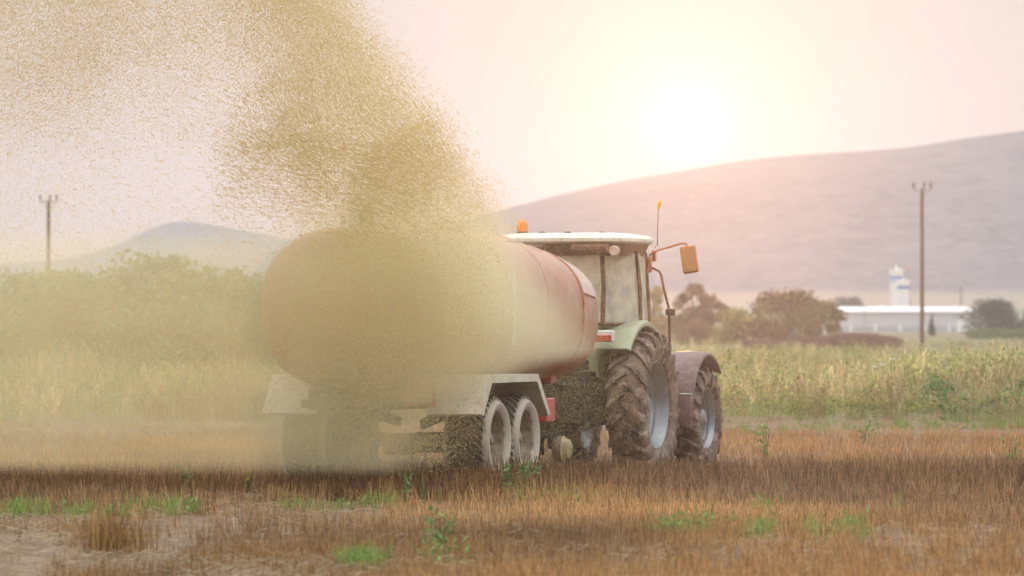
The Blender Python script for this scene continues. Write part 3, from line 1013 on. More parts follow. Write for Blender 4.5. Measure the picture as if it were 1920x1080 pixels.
def build_trailer():
    T = empty('tanker_trailer', (-1.314, 61.87, 0), -TL_HEAD)
    tag(T, 'dusty red tandem-axle slurry tanker with off-white angular mudguards, half lost in its own spray', 'tanker trailer')
    A, B, Cz = 1.08, 0.90, 2.03
    y0, y1 = -1.45, 4.45
    rings = [tank_ring(y, A, B, Cz) for y in (y0, 0.0, 1.5, 2.6)]
    rings += [tank_ring(3.6, A, B - 0.05, Cz - 0.05), tank_ring(y1, A, B - 0.12, Cz - 0.12)]
    front = [tank_ring(y1 + d, A * s, (B - 0.12) * s, Cz - 0.12) for d, s in ((0.04, 0.985), (0.08, 0.94), (0.13, 0.80), (0.17, 0.55), (0.19, 0.25), (0.195, 0.02))]
    rear = [tank_ring(y0 - d, A * s, B * s, Cz) for d, s in ((0.295, 0.02), (0.29, 0.25), (0.27, 0.55), (0.21, 0.80), (0.13, 0.94), (0.06, 0.985))]
    b = MB(); b.loft(rear + rings + front)
    sh = b.build('tank', M['red'], T, smooth=50)
    for y in (0.9, 3.85):
        q = 0.07 if y > 3 else 0.0
        r = [tank_ring(y + d, A + e, B - q + e, Cz - q) for d, e in ((-0.025, -0.01), (-0.02, 0.014), (0.02, 0.014), (0.025, -0.01))]
        MB().loft(r, caps=False).build('hoop', M['red'], sh, smooth=50)
    # panel standing proud over the front shoulder, sky reflection painted in as pale colour
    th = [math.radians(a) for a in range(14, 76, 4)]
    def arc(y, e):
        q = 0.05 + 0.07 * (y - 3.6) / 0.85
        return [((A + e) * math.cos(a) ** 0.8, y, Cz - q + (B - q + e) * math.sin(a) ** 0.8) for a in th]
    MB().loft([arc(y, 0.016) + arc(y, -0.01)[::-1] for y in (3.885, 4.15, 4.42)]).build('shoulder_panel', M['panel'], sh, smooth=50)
    MB().tube([(1.085, 1.0, 1.62), (1.092, 1.0, 2.35), (1.085, 1.0, 2.44)], 0.018, 8).build('sight_tube', M['white_pl'], sh)
    for y in (-0.6, 2.4):
        MB().loft([tank_ring(y + d, A + e, B + e, Cz) for d, e in ((-0.014, -0.006), (-0.008, 0.005), (0.008, 0.005), (0.014, -0.006))], caps=False).build('weld_seam', M['red'], sh, smooth=50)
    # rear hatch with its clamp bolts
    b = MB(); b.lathe([(-1.80, 0.001), (-1.80, 0.30), (-1.77, 0.36), (-1.70, 0.36), (-1.66, 0.30)], axis='y', seg=32, M=Matrix.Translation((0, 0, 2.05)))
    for k in range(12):
        a = 2 * PI * k / 12
        b.box((0.33 * math.cos(a), -1.785, 2.05 + 0.33 * math.sin(a)), (0.04, 0.05, 0.04), 0.006)
    b.build('rear_hatch', M['red_part'], T)
    # filler dome on top
    b = MB(); b.lathe([(2.90, 0.001), (2.90, 0.085), (3.05, 0.080), (3.12, 0.068), (3.16, 0.045), (3.18, 0.001)], axis='z', seg=18, M=Matrix.Translation((0, -1.0, 0)))
    b.build('filler_dome', M['dark'], T)
    b = MB(); b.lathe([(2.88, 0.001), (2.88, 0.30), (2.95, 0.30), (2.97, 0.26), (2.985, 0.001)], axis='z', seg=28, M=Matrix.Translation((0, 1.6, 0)))
    b.build('top_manhole', M['red_part'], T)
    # walkway pipe along the shoulder
    b = MB(); b.tube([(0.62, 2.1, 2.70), (0.66, 2.1, 2.80), (0.66, 3.6, 2.80), (0.62, 3.6, 2.70)], 0.018, 8); b.build('grab_rail', M['dark'], T)
    # chassis
    for sx in (1, -1):
        b = MB(); b.box((sx * 0.42, 1.35, 1.03), (0.12, 5.9, 0.24), 0.015); b.build('chassis_beam', M['dark'], T)
        b = MB(); b.tube([(sx * 0.42, 4.2, 0.98), (sx * 0.10, 5.9, 0.66)], 0.07, 8); b.build('drawbar_leg', M['dark'], T)
        for y in (-0.9, 0.9, 2.6, 4.0):
            b = MB(); b.prism([(y - 0.10, 1.15), (y + 0.10, 1.15), (y + 0.10, 1.50), (y - 0.10, 1.50)], sx * 0.36, sx * 0.66)
            b.build('saddle', M['red_part'], T)
        b = MB()
        for k in range(4): b.tube([(sx * 0.42, -0.30, 0.76 - 0.022 * k), (sx * 0.42, 0.55, 0.86 - 0.022 * k), (sx * 0.42, 1.40, 0.76 - 0.022 * k)], 0.035 - 0.003 * k, 6)
        b.build('leaf_spring', M['dark'], T)
    for y in (-1.5, 0.55, 3.4):
        MB().box((0, y, 1.0), (0.84, 0.12, 0.16), 0.012).build('cross_member', M['dark'], T)
    b = MB(); b.tube([(0, 5.6, 0.68), (0, 6.1, 0.58), (0, 6.25, 0.57)], [0.07, 0.06, 0.05], 10); b.box((0, 6.22, 0.57), (0.16, 0.18, 0.07), 0.02); b.build('drawbar_eye', M['dark'], T)
    for y in (0.0, 1.11):
        b = MB(); b.box((0, y, 0.54), (1.5, 0.13, 0.13), 0.012); b.box((0.05, y, 0.50), (0.34, 0.22, 0.24), 0.03); b.build('axle', M['dark'], T)
    me = []
    for y in (0.0, 1.11):
        for sx in (1, -1):
            wheel('wheel', T, (sx * 0.97, y, 0.55), 0.495, 0.30, 0.54, M['trailer_tyre'], M['trailer_rim'], left=sx < 0, dish=0.02, lugs=34, lug_h=0.003, lug_w=0.05, meshes=me, bolts=8, a0=0.4 * y)
    # mudguards: folded sheets over both wheels
    for sx in (1, -1):
        x0, x1 = 0.64, 1.27
        prof = [(-0.86, 0.86), (-0.50, 1.285), (1.30, 1.285), (1.78, 0.82)]
        inn = [(y * 1.0 + (0.022 if i < 2 else -0.022), z - 0.022) for i, (y, z) in enumerate(prof)]
        b = MB(); b.prism(prof + inn[::-1], sx * x0, sx * x1)
        g = b.build('mudguard', M['fender_white'], T, smooth=0)
        # turned-down outer flange
        skirt = [(-0.86, 0.86), (-0.50, 1.287), (1.30, 1.287), (1.78, 0.82), (1.70, 0.80), (1.26, 1.20), (-0.46, 1.20), (-0.77, 0.84)]
        b = MB(); b.prism(skirt, sx * (x1 + 0.001), sx * (x1 + 0.018)); b.build('flange', M['fender_white'], g, smooth=0)
        for y in (-0.2, 1.2):
            b = MB(); b.tube([(sx * 0.46, y, 1.06), (sx * 0.80, y, 1.24)], 0.025, 6); b.build('stay', M['dark'], g)
    # red box and bracket ahead of the mudguard
    b = MB(); b.box((1.02, 2.10, 0.86), (0.36, 0.34, 0.28), 0.015); b.build('tool_box', M['red_part'], T)
    b = MB(); b.box((1.00, 1.90, 0.66), (0.10, 0.05, 0.44), 0.008); b.box((0.80, 1.92, 0.90), (0.5, 0.05, 0.08), 0.008); b.build('red_bracket', M['red_part'], T)
    # rear lamp board, discharge pipe, valve and splash plate
    b = MB(); b.box((0.82, -1.62, 1.10), (0.37, 0.03, 0.30), 0.006); lb = b.build('lamp_board', M['red_part'], T)
    b = MB(); b.box((0.82, -1.645, 1.04), (0.30, 0.02, 0.10), 0.004); b.build('lens', M['lamp_glass'], lb)
    b = MB(); b.box((0.0, -1.60, 0.98), (1.1, 0.06, 0.10), 0.01); b.build('rear_bumper', M['dark'], T)
    b = MB(); b.tube([(0, -1.5, 1.30), (0, -1.85, 1.30), (0, -2.05, 1.26)], 0.09, 14); b.lathe([(-1.78, 0.001), (-1.78, 0.15), (-1.74, 0.15), (-1.74, 0.001)], axis='y', seg=16, M=Matrix.Translation((0, 0, 1.30))); b.build('outlet_pipe', M['steel'], T)
    b = MB()
    rings = []
    for k in range(9):
        a = math.radians(-60 + 15 * k)
        rings.append([(q * math.sin(a), -2.05 - q * math.cos(a) * 0.5, z) for q, z in ((0.05, 1.20), (0.32, 1.26), (0.34, 1.30), (0.05, 1.24))])
    b.loft(rings); b.build('splash_plate', M['steel'], T)
    # support wheel on the drawbar
    me = []
    w = wheel('support_wheel', T, (0.30, 5.45, 0.33), 0.165, 0.10, 0.12, M['trailer_tyre'], M['yellow_rim'], dish=0.0, lugs=0, meshes=me, bolts=4)
    b = MB(); b.tube([(0.17, 5.45, 0.33), (0.17, 5.45, 1.05)], 0.03, 8); b.box((0.17, 5.45, 0.60), (0.10, 0.10, 0.10), 0.01); b.build('jack', M['dark'], T)
    # mesh of hoses to the tractor
    b = MB(); b.tube([(0.1, 4.7, 1.5), (0.15, 5.6, 1.15), (0.1, 6.5, 1.30)], 0.022, 6); b.tube([(-0.1, 4.7, 1.4), (-0.12, 5.6, 1.0), (-0.05, 6.5, 1.28)], 0.022, 6); b.build('hydraulic_hose', M['dark'], T)
    return T


build_tractor()
build_trailer()

# ------------------------------------------------------------------ poles, barn, silos
def power_pole(px, d, py_top, label, arm=1.15, lean=0.0):
    x = (px - 960) / F_PX * d
    H = CAM_H + (600 - py_top) / F_PX * d
    T = empty('power_pole', (x, d, 0))
    tag(T, label, 'power pole', 'wooden power poles')
    b = MB(); b.tube([(0, 0, -0.1), (lean * 0.5, 0, H * 0.5), (lean, 0, H)], [0.15, 0.13, 0.105], 10); b.build('post', M['wood'], T)
    b = MB(); b.box((lean, -0.14, H - 0.10), (arm, 0.09, 0.08), 0.01); b.build('cross_arm', M['steel'], T)
    for q in (-arm / 2 + 0.04, arm * 0.10, arm / 2 - 0.04):
        b = MB(); b.lathe([(H - 0.07, 0.001), (H - 0.06, 0.03), (H + 0.06, 0.03), (H + 0.09, 0.07), (H + 0.19, 0.055), (H + 0.22, 0.075), (H + 0.31, 0.05), (H + 0.36, 0.03), (H + 0.37, 0.001)], axis='z', seg=12, M=Matrix.Translation((lean + q, -0.14, 0)))
        b.build('insulator', M['ceramic'], T)
    for s in (-1, 1):
        b = MB(); b.tube([(lean + s * arm * 0.36, -0.16, H - 0.14), (lean + s * 0.06, -0.12, H - (0.62 if s < 0 else 0.72))], 0.022, 6); b.build('brace', M['steel'], T)


power_pole(1729, 343, 353, 'brown wooden power pole standing clear before the hill near the white barn')
power_pole(91, 355, 375, 'faint power pole behind the spray and tall bushes, below the blue mountain')


def build_barn():
    d = 900.0
    k = F_PX / d
    x0, x1 = (1548 - 960) / k, (1826 - 960) / k
    T = empty('barn', ((x0 + x1) / 2, d, 0), math.radians(1.5))
    tag(T, 'long low white barn with pale grey wall beneath the hill', 'barn')
    W = x1 - x0
    H = 3.15
    n = 6
    for i in range(n):
        cx = -W / 2 + (i + 0.5) * W / n
        MB().box((cx, 0, 0.5 * (0.75 + H)), (W / n - 0.06, 0.3, H - 0.75), 0.02).build('wall_panel', M['barn_wall'], T)
        MB().box((cx, 0.02, 0.36), (W / n - 0.02, 0.3, 0.76), 0.02).build('base_panel', M['barn_base'], T)
    for i in range(n + 1):
        MB().box((-W / 2 + i * W / n, -0.22, 0.55), (0.42, 0.5, 1.1), 0.05).build('buttress', M['white_wall'], T)
    for i in range(n + 1):
        MB().box((-W / 2 + i * W / n, -0.17, 2.1), (0.10, 0.12, 2.0), 0.01).build('wall_post', M['barn_wall'], T)
    rings = []
    for x, dz in ((-W / 2 - 0.3, 0), (W / 2 - 1.2, 0), (W / 2 - 0.2, -0.25), (W / 2 + 0.25, -0.75)):
        rings.append([(x, y, z + dz * (1 if z > H + .2 else 0.2)) for y, z in ((-0.5, H - 0.02), (-0.5, H + 0.18), (0.6, H + 0.72), (3.0, H + 0.95), (5.5, H + 0.95), (8.0, H + 0.72), (9.2, H - 0.02))])
    MB().loft(rings).build('roof', M['barn_roof'], T, smooth=30)
    MB().box((0, 8.8, 1.5), (W, 0.3, 3.0)).build('back_wall', M['barn_wall'], T)
    MB().box((W / 2, 4.4, 1.5), (0.3, 8.4, 3.0)).build('end_wall', M['barn_wall'], T)
    for x in (-W * 0.12, W * 0.05):
        MB().tube([(x, 2.5, H + 0.8), (x, 2.5, H + 1.25)], 0.22, 10).build('roof_vent', M['white_wall'], T)
    MB().tube([(-W * 0.24, -0.5, 0), (-W * 0.24, -0.5, H + 1.6)], 0.06, 6).build('drain_pipe', M['steel'], T)
    s = empty('shed', ((1812 - 960) / F_PX * 880, 880, 0))
    tag(s, 'small white shed at the right end of the long barn', 'shed')
    MB().box((0, 0, 0.85), (2.9, 2.0, 1.7), 0.03).build('wall', M['white_wall'], s)
    MB().box((0, 0, 1.76), (3.2, 2.3, 0.10), 0.03).build('roof', M['barn_roof'], s)
    MB().box((0.6, -1.01, 0.65), (0.7, 0.06, 1.3), 0.01).build('door', M['barn_base'], s)


def build_silo(px, d, py_top, wpx, bands, label, finial, lamp=False):
    k = F_PX / d
    r = wpx / k / 2
    H = CAM_H + (600 - py_top) / k
    T = empty('silo', ((px - 960) / k, d, 0))
    tag(T, label, 'silo', 'white silos behind the barn')
    MB().lathe([(0, 0.001), (0, r), (H - 0.75, r), (H - 0.75, r + 0.09), (H - 0.06, r + 0.09), (H, r), (H + 0.02, 0.001)], axis='z', seg=28).build('shell', M['white_wall'], T)
    for (a, c, mt) in bands:
        za, zc = CAM_H + (600 - a) / k, CAM_H + (600 - c) / k
        MB().lathe([(zc, r - 0.02), (zc, r + 0.03), (za, r + 0.03), (za, r - 0.02)], axis='z', seg=28).build('blue_band', mt, T)
    MB().tube([(0, 0, H), (0, 0, H + finial)], 0.22, 10).build('finial', M['white_wall'], T)
    MB().tube([(r + 0.08, -0.3, 0.2), (r + 0.08, -0.3, H)], 0.07, 6).build('ladder', M['steel'], T)
    if lamp:
        m_ = MB(); m_.tube([(r + 0.6, 0, H - 3.2), (r + 0.75, 0, H + 0.1)], 0.05, 6); mo = m_.build('lamp_arm', M['steel'], T)
        MB().lathe([(H + 0.0, 0.001), (H + 0.0, 0.22), (H + 0.3, 0.25), (H + 0.5, 0.001)], axis='z', seg=12, M=Matrix.Translation((r + 0.75, 0, 0))).build('red_lamp', M['red_lens'], mo)
    return T


build_barn()
build_silo(1681, 1000, 505, 25, [(518, 524, M['blue']), (525, 531, M['pale_blue'])], 'taller white silo with a blue band and finial, behind the barn', 0.7, True)
build_silo(1694, 985, 526, 23, [(536, 542, M['blue'])], 'shorter white silo with a blue band, in front of the taller one', 0.5)


def build_mast():
    d = 1020.0
    k = F_PX / d
    T = empty('lattice_mast', ((1802 - 960) / k, d, 0))
    tag(T, 'small grey lattice mast at the foot of the hill, behind the barn', 'mast')
    H = 8.2
    for s in (-1, 1):
        for q in (-1, 1):
            MB().tube([(s * 0.45, q * 0.45, 0), (s * 0.12, q * 0.12, H)], 0.06, 5).build('leg', M['steel'], T)
    b = MB()
    for i in range(8):
        z = i * H / 8; w0 = 0.45 - 0.33 * i / 8; w1 = 0.45 - 0.33 * (i + 1) / 8
        b.tube([(-w0, -w0, z), (w1, -w1, z + H / 8)], 0.035, 4)
        b.tube([(w0, w0, z), (-w1, w1, z + H / 8)], 0.035, 4)
    b.build('lattice', M['steel'], T)
    MB().box((0, 0, H - 0.5), (1.3, 0.1, 0.1)).build('cross_arm', M['steel'], T)


build_mast()

# ------------------------------------------------------------------ trees and shrubs
def leaf_cloud(centres, radii, n, size, cols, flat=0.8, seed=0):
    """n leaf-sized diamonds through the volume of several ellipsoidal clumps."""
    r = np.random.default_rng(seed)
    k = len(centres)
    wts = np.array([q[0] * q[1] * q[2] for q in radii]) ** 0.7
    ci = r.choice(k, n, p=wts / wts.sum())
    C = np.array(centres)[ci]
    Rr = np.array(radii)[ci]
    v = r.normal(size=(n, 3)); v /= np.linalg.norm(v, axis=1)[:, None]
    rad = r.random(n) ** 0.45 * np.where(r.random(n) < 0.2, 1.0 + 0.35 * r.random(n), 1.0)
    pos = C + v * Rr * rad[:, None]
    s = size * (0.6 + 0.8 * r.random(n))
    a = r.normal(size=(n, 3)); a /= np.linalg.norm(a, axis=1)[:, None]
    b_ = np.cross(a, r.normal(size=(n, 3))); b_ /= np.linalg.norm(b_, axis=1)[:, None]
    V = np.stack([pos - a * s[:, None], pos + b_ * s[:, None] * 0.55, pos + a * s[:, None], pos - b_ * s[:, None] * 0.55], 1).reshape(-1, 3)
    F = np.arange(4 * n).reshape(-1, 4)
    cl = np.array(cols)
    pick = r.integers(0, len(cl), k)[ci]
    base = cl[pick]
    j = r.random(n)[:, None]
    base = base * (0.72 + 0.56 * j)
    return V, F, np.repeat(base, 4, 0)


def tree(name, cat, label, px, d, py_top, width_px, cols, n=2200, leaf=0.13, clumps=12,  seed=0, trunk=True, group=None, cone=False, low=0.12, base_z=0.0, sparse=1.0):
    r = np.random.default_rng(seed)
    k = F_PX / d
    x = (px - 960) / k
    H = CAM_H + (600 - py_top) / k
    W = width_px / k * (1.0 if cone else 1.25)
    clumps = int(clumps * 1.9); n = int(n * 1.7)
    T = empty(name, (x, d, base_z))
    tag(T, label, cat, group)
    cs, rs = [], []
    ends = []
    for i in range(clumps):
        u = (i + 0.5) / clumps
        z = H * (low + (0.92 - low) * r.random() ** 0.8) if not cone else H * (0.1 + 0.85 * u)
        f = (z / H - low) / (1 - low)
        if low < 0.1:
            z = H * (0.06 + 0.86 * r.random())
            ww = W / 2 * math.sqrt(max(0.04, 1 - (z / H) ** 1.35))
        else:
            ww = W / 2 * (math.sin(PI * min(1, 0.22 + 0.72 * f)) if not cone else max(0.12, 1.05 - z / H))
        a = r.random() * 2 * PI
        q = ww * (0.35 + 0.65 * r.random()) if not cone else ww * 0.3 * r.random()
        cx, cyy = q * math.cos(a), q * math.sin(a) * 0.9
        cr = (W * (0.12 + 0.10 * r.random())) * sparse if not cone else ww * 0.8
        cs.append((cx, cyy, min(z, H - cr * 0.7)))
        rs.append((cr, cr, cr * 0.8))
        ends.append((cx, cyy, z))
    # one clump makes the top
    cs.append((W * 0.06, 0, H * 0.90)); rs.append((W * 0.11, W * 0.11, H * 0.10)); ends.append((W * 0.06, 0, H * 0.92))
    b = MB()
    tr = max(0.05, H * 0.022)
    lean = (r.random() - 0.5) * 0.1 * H
    b.tube([(0, 0, -0.05), (lean * 0.4, 0, H * 0.3), (lean, 0, H * 0.62), (lean * 1.1, 0, H * 0.88)], [tr * 1.3, tr, tr * 0.6, tr * 0.2], 8)
    for e in ends[::2]:
        z0 = H * (0.15 + 0.35 * r.random())
        b.tube([(lean * 0.4, 0, z0), (e[0] * 0.5, e[1] * 0.5, (z0 + e[2]) / 2 + 0.05 * H), e], [tr * 0.5, tr * 0.3, tr * 0.12], 5)
    b.build('trunk', M['bark'], T)
    V, F, c = leaf_cloud(cs, rs, n, leaf, cols, seed=seed + 1)
    V[:, 2] = np.maximum(V[:, 2], 0.02)
    mesh_arrays('crown', V, F, M['leaf'], c, T)
    return T


OLIVE = [(0.20, 0.17, 0.06), (0.25, 0.22, 0.08), (0.15, 0.13, 0.05)]
YELLOW = [(0.34, 0.31, 0.08), (0.28, 0.27, 0.08), (0.22, 0.21, 0.07)]
BROWN = [(0.19, 0.135, 0.065), (0.23, 0.17, 0.075), (0.15, 0.12, 0.055)]
DARKG = [(0.055, 0.075, 0.04), (0.07, 0.09, 0.05), (0.045, 0.06, 0.035)]
HEDGE = [(0.26, 0.31, 0.16), (0.30, 0.34, 0.19), (0.23, 0.27, 0.14)]
g = 'trees between the weed field and the barn'
tree('tree', 'tree', 'brownish upright tree rising behind the tractor mirror, tallest of its group', 1302, 430, 532, 74, BROWN, 2300, 0.12, 11, 21, group=g, sparse=0.85)
tree('tree', 'tree', 'small brownish tree right beside the tall brown one, behind the marker lamp', 1334, 436, 549, 46, BROWN, 1300, 0.12, 8, 22, group=g)
tree('bush', 'bush', 'dark brown low bush under the tall brown tree', 1290, 424, 590, 110, BROWN, 2300, 0.12, 12, 23, group=g, low=0.05)
tree('tree', 'tree', 'yellow-green tree seen through the gap between cab and bent hand rail', 1226, 440, 534, 46, YELLOW, 1500, 0.12, 9, 24, group=g)
tree('bush', 'bush', 'yellow-green rounded bush between the brown tree and the big olive tree', 1385, 420, 578, 92, YELLOW, 2300, 0.12, 11, 25, group=g, low=0.06)
tree('bush', 'bush', 'low dark bush at the foot of the big olive tree', 1428, 410, 596, 90, BROWN, 1900, 0.11, 10, 26, group=g, low=0.05)
tree('tree', 'tree', 'big olive tree with a broad crown before the left end of the barn', 1478, 425, 545, 125, OLIVE, 4300, 0.13, 16, 27, group=g, low=0.14)
tree('tree', 'tree', 'loose open-crowned tree with bare trunk overlapping the left end of the barn', 1535, 430, 562, 66, OLIVE, 1700, 0.13, 9, 28, group=g, low=0.22)
g2 = 'trees around the barn'
tree('tree', 'tree', 'grey hazy clump of trees beyond the barn roof, left of the silos', 1590, 1080, 556, 56, DARKG, 1400, 0.22, 10, 31, group=g2)
tree('tree', 'tree', 'small slim conifer in front of the barn, right of the power pole', 1747, 640, 588, 20, DARKG, 700, 0.11, 8, 32, group=g2, cone=True)
tree('tree', 'tree', 'broad dark green tree at the right end of the barn', 1862, 760, 559, 92, DARKG, 3200, 0.18, 16, 33, group=g2, low=0.05)
tree('tree', 'tree', 'dark green tree cut by the right frame edge, beside the broad one', 1930, 800, 580, 50, DARKG, 1200, 0.18, 9, 34, group=g2, low=0.05)
g3 = 'bushes behind the spray'
tree('bush', 'bush', 'tall pale green bush behind the spray at the left frame edge', 15, 165, 512, 230, HEDGE, 4200, 0.10, 18, 41, group=g3, low=0.04, sparse=1.15)
tree('bush', 'bush', 'tall bush behind the spray hiding the foot of the faint power pole', 130, 158, 510, 240, HEDGE, 4200, 0.10, 18, 42, group=g3, low=0.04, sparse=1.15)
tree('bush', 'bush', 'tallest bush behind the spray, peaking just below the mountain top', 298, 150, 482, 200, HEDGE, 4600, 0.10, 18, 43, group=g3, low=0.04, sparse=1.15)
tree('bush', 'bush', 'low bush behind the spray, left of the tallest one', 215, 162, 518, 210, HEDGE, 3200, 0.10, 15, 44, group=g3, low=0.04, sparse=1.15)
tree('bush', 'bush', 'bush behind the spray just left of the tank', 425, 156, 502, 220, HEDGE, 4200, 0.10, 18, 45, group=g3, low=0.04, sparse=1.15)
tree('bush', 'bush', 'bush behind the spray half hidden by the tank', 545, 165, 512, 190, HEDGE, 3200, 0.10, 15, 46, group=g3, low=0.04, sparse=1.15)

# ------------------------------------------------------------------ weeds, stubble (nobody could count them)
def proto_stalks(n, h, w, spread, cols, lean=0.25, head=0.0, r=None):
    """thin upright blades, each two quads with a bend, and an optional seed head."""
    V, F, C = [], [], []
    for _ in range(n):
        x, y = r.normal(0, spread, 2)
        hh = h * (0.55 + 0.6 * r.random())
        lx, ly = r.normal(0, lean, 2) * hh
        a = r.random() * PI
        dx, dy = math.cos(a) * w / 2, math.sin(a) * w / 2
        c = np.array(cols[r.integers(len(cols))]) * (0.75 + 0.5 * r.random())
        b = len(V)
        m = (x + lx * 0.35, y + ly * 0.35, hh * 0.55)
        t = (x + lx, y + ly, hh)
        V += [(x - dx, y - dy, 0), (x + dx, y + dy, 0), (m[0] + dx * .8, m[1] + dy * .8, m[2]), (m[0] - dx * .8, m[1] - dy * .8, m[2]), (t[0] + dx * .4, t[1] + dy * .4, t[2]), (t[0] - dx * .4, t[1] - dy * .4, t[2])]
        F += [(b, b + 1, b + 2, b + 3), (b + 3, b + 2, b + 4, b + 5)]
        C += [c] * 6
        if head:
            for q in range(3):
                z = t[2] - head * hh * q * 0.3
                b = len(V)
                s = w * 2.2
                ox, oy = r.normal(0, w * 1.5, 2)
                px_, py_ = t[0] + ox - lx * 0.1 * q, t[1] + oy - ly * 0.1 * q
                V += [(px_ - s * dx / w * 2, py_ - s * dy / w * 2, z), (px_, py_, z + s * 2.5), (px_ + s * dx / w * 2, py_ + s * dy / w * 2, z), (px_, py_, z - s * 2.5)]
                F += [(b, b + 1, b + 2, b + 3)]
                C += [c * 1.25] * 4
    return np.array(V), np.array(F), np.array(C)


def proto_forb(n, h, w, leaf, cols, tip=None, r=None, top_bias=0.5):
    """a leafy weed: leaves round a few stems, optional coloured tips."""
    V, F, C = [], [], []
    stems = 3
    for s in range(stems):
        lx, ly = r.normal(0, w * 0.5, 2)
        for _ in range(n // stems):
            t = r.random() ** top_bias
            x, y = lx * t, ly * t
            rr = w * (0.15 + 0.45 * math.sin(PI * min(1, t * 0.9 + 0.1))) * r.random()
            a = r.random() * 2 * PI
            x += rr * math.cos(a); y += rr * math.sin(a)
            z = h * t * (0.85 + 0.3 * r.random())
            l = leaf * (0.6 + 0.8 * r.random())
            d = r.normal(size=3); d[2] = abs(d[2]) * 0.9 + 0.25; d /= np.linalg.norm(d)
            e = np.cross(d, r.normal(size=3)); e /= np.linalg.norm(e)
            p = np.array((x, y, z))
            c = np.array(cols[r.integers(len(cols))]) * (0.7 + 0.6 * r.random())
            if tip is not None and t > 0.8 and r.random() < 0.45:
                c = np.array(tip) * (0.8 + 0.4 * r.random())
            b = len(V)
            V += [p - d * l, p + e * l * 0.4, p + d * l, p - e * l * 0.4]
            F += [(b, b + 1, b + 2, b + 3)]
            C += [c] * 4
    return np.array(V), np.array(F), np.array(C)


def scatter(name, protos, pos, idx, scale, mat, tint=None, zscale=None):
    Vs, Fs, Cs = [], [], []
    off = 0
    rot = RNG.random(len(pos)) * 2 * PI
    for k, (V, F, C) in enumerate(protos):
        sel = np.nonzero(idx == k)[0]
        if not len(sel): continue
        c, s = np.cos(rot[sel])[:, None], np.sin(rot[sel])[:, None]
        sc = scale[sel][:, None]
        zs = sc if zscale is None else sc * zscale[sel][:, None]
        x = (V[None, :, 0] * c - V[None, :, 1] * s) * sc + pos[sel, 0][:, None]
        y = (V[None, :, 0] * s + V[None, :, 1] * c) * sc + pos[sel, 1][:, None]
        z = V[None, :, 2] * zs + pos[sel, 2][:, None]
        n = len(V)
        Vs.append(np.stack([x, y, z], -1).reshape(-1, 3))
        Fs.append((F[None] + (np.arange(len(sel)) * n)[:, None, None] + off).reshape(-1, 4))
        cc = np.broadcast_to(C[None], (len(sel), n, 3))
        if tint is not None: cc = cc * tint[sel][:, None, :]
        Cs.append(cc.reshape(-1, 3))
        off += n * len(sel)
    o = mesh_arrays(name, np.concatenate(Vs), np.concatenate(Fs), mat, np.concatenate(Cs))
    return o


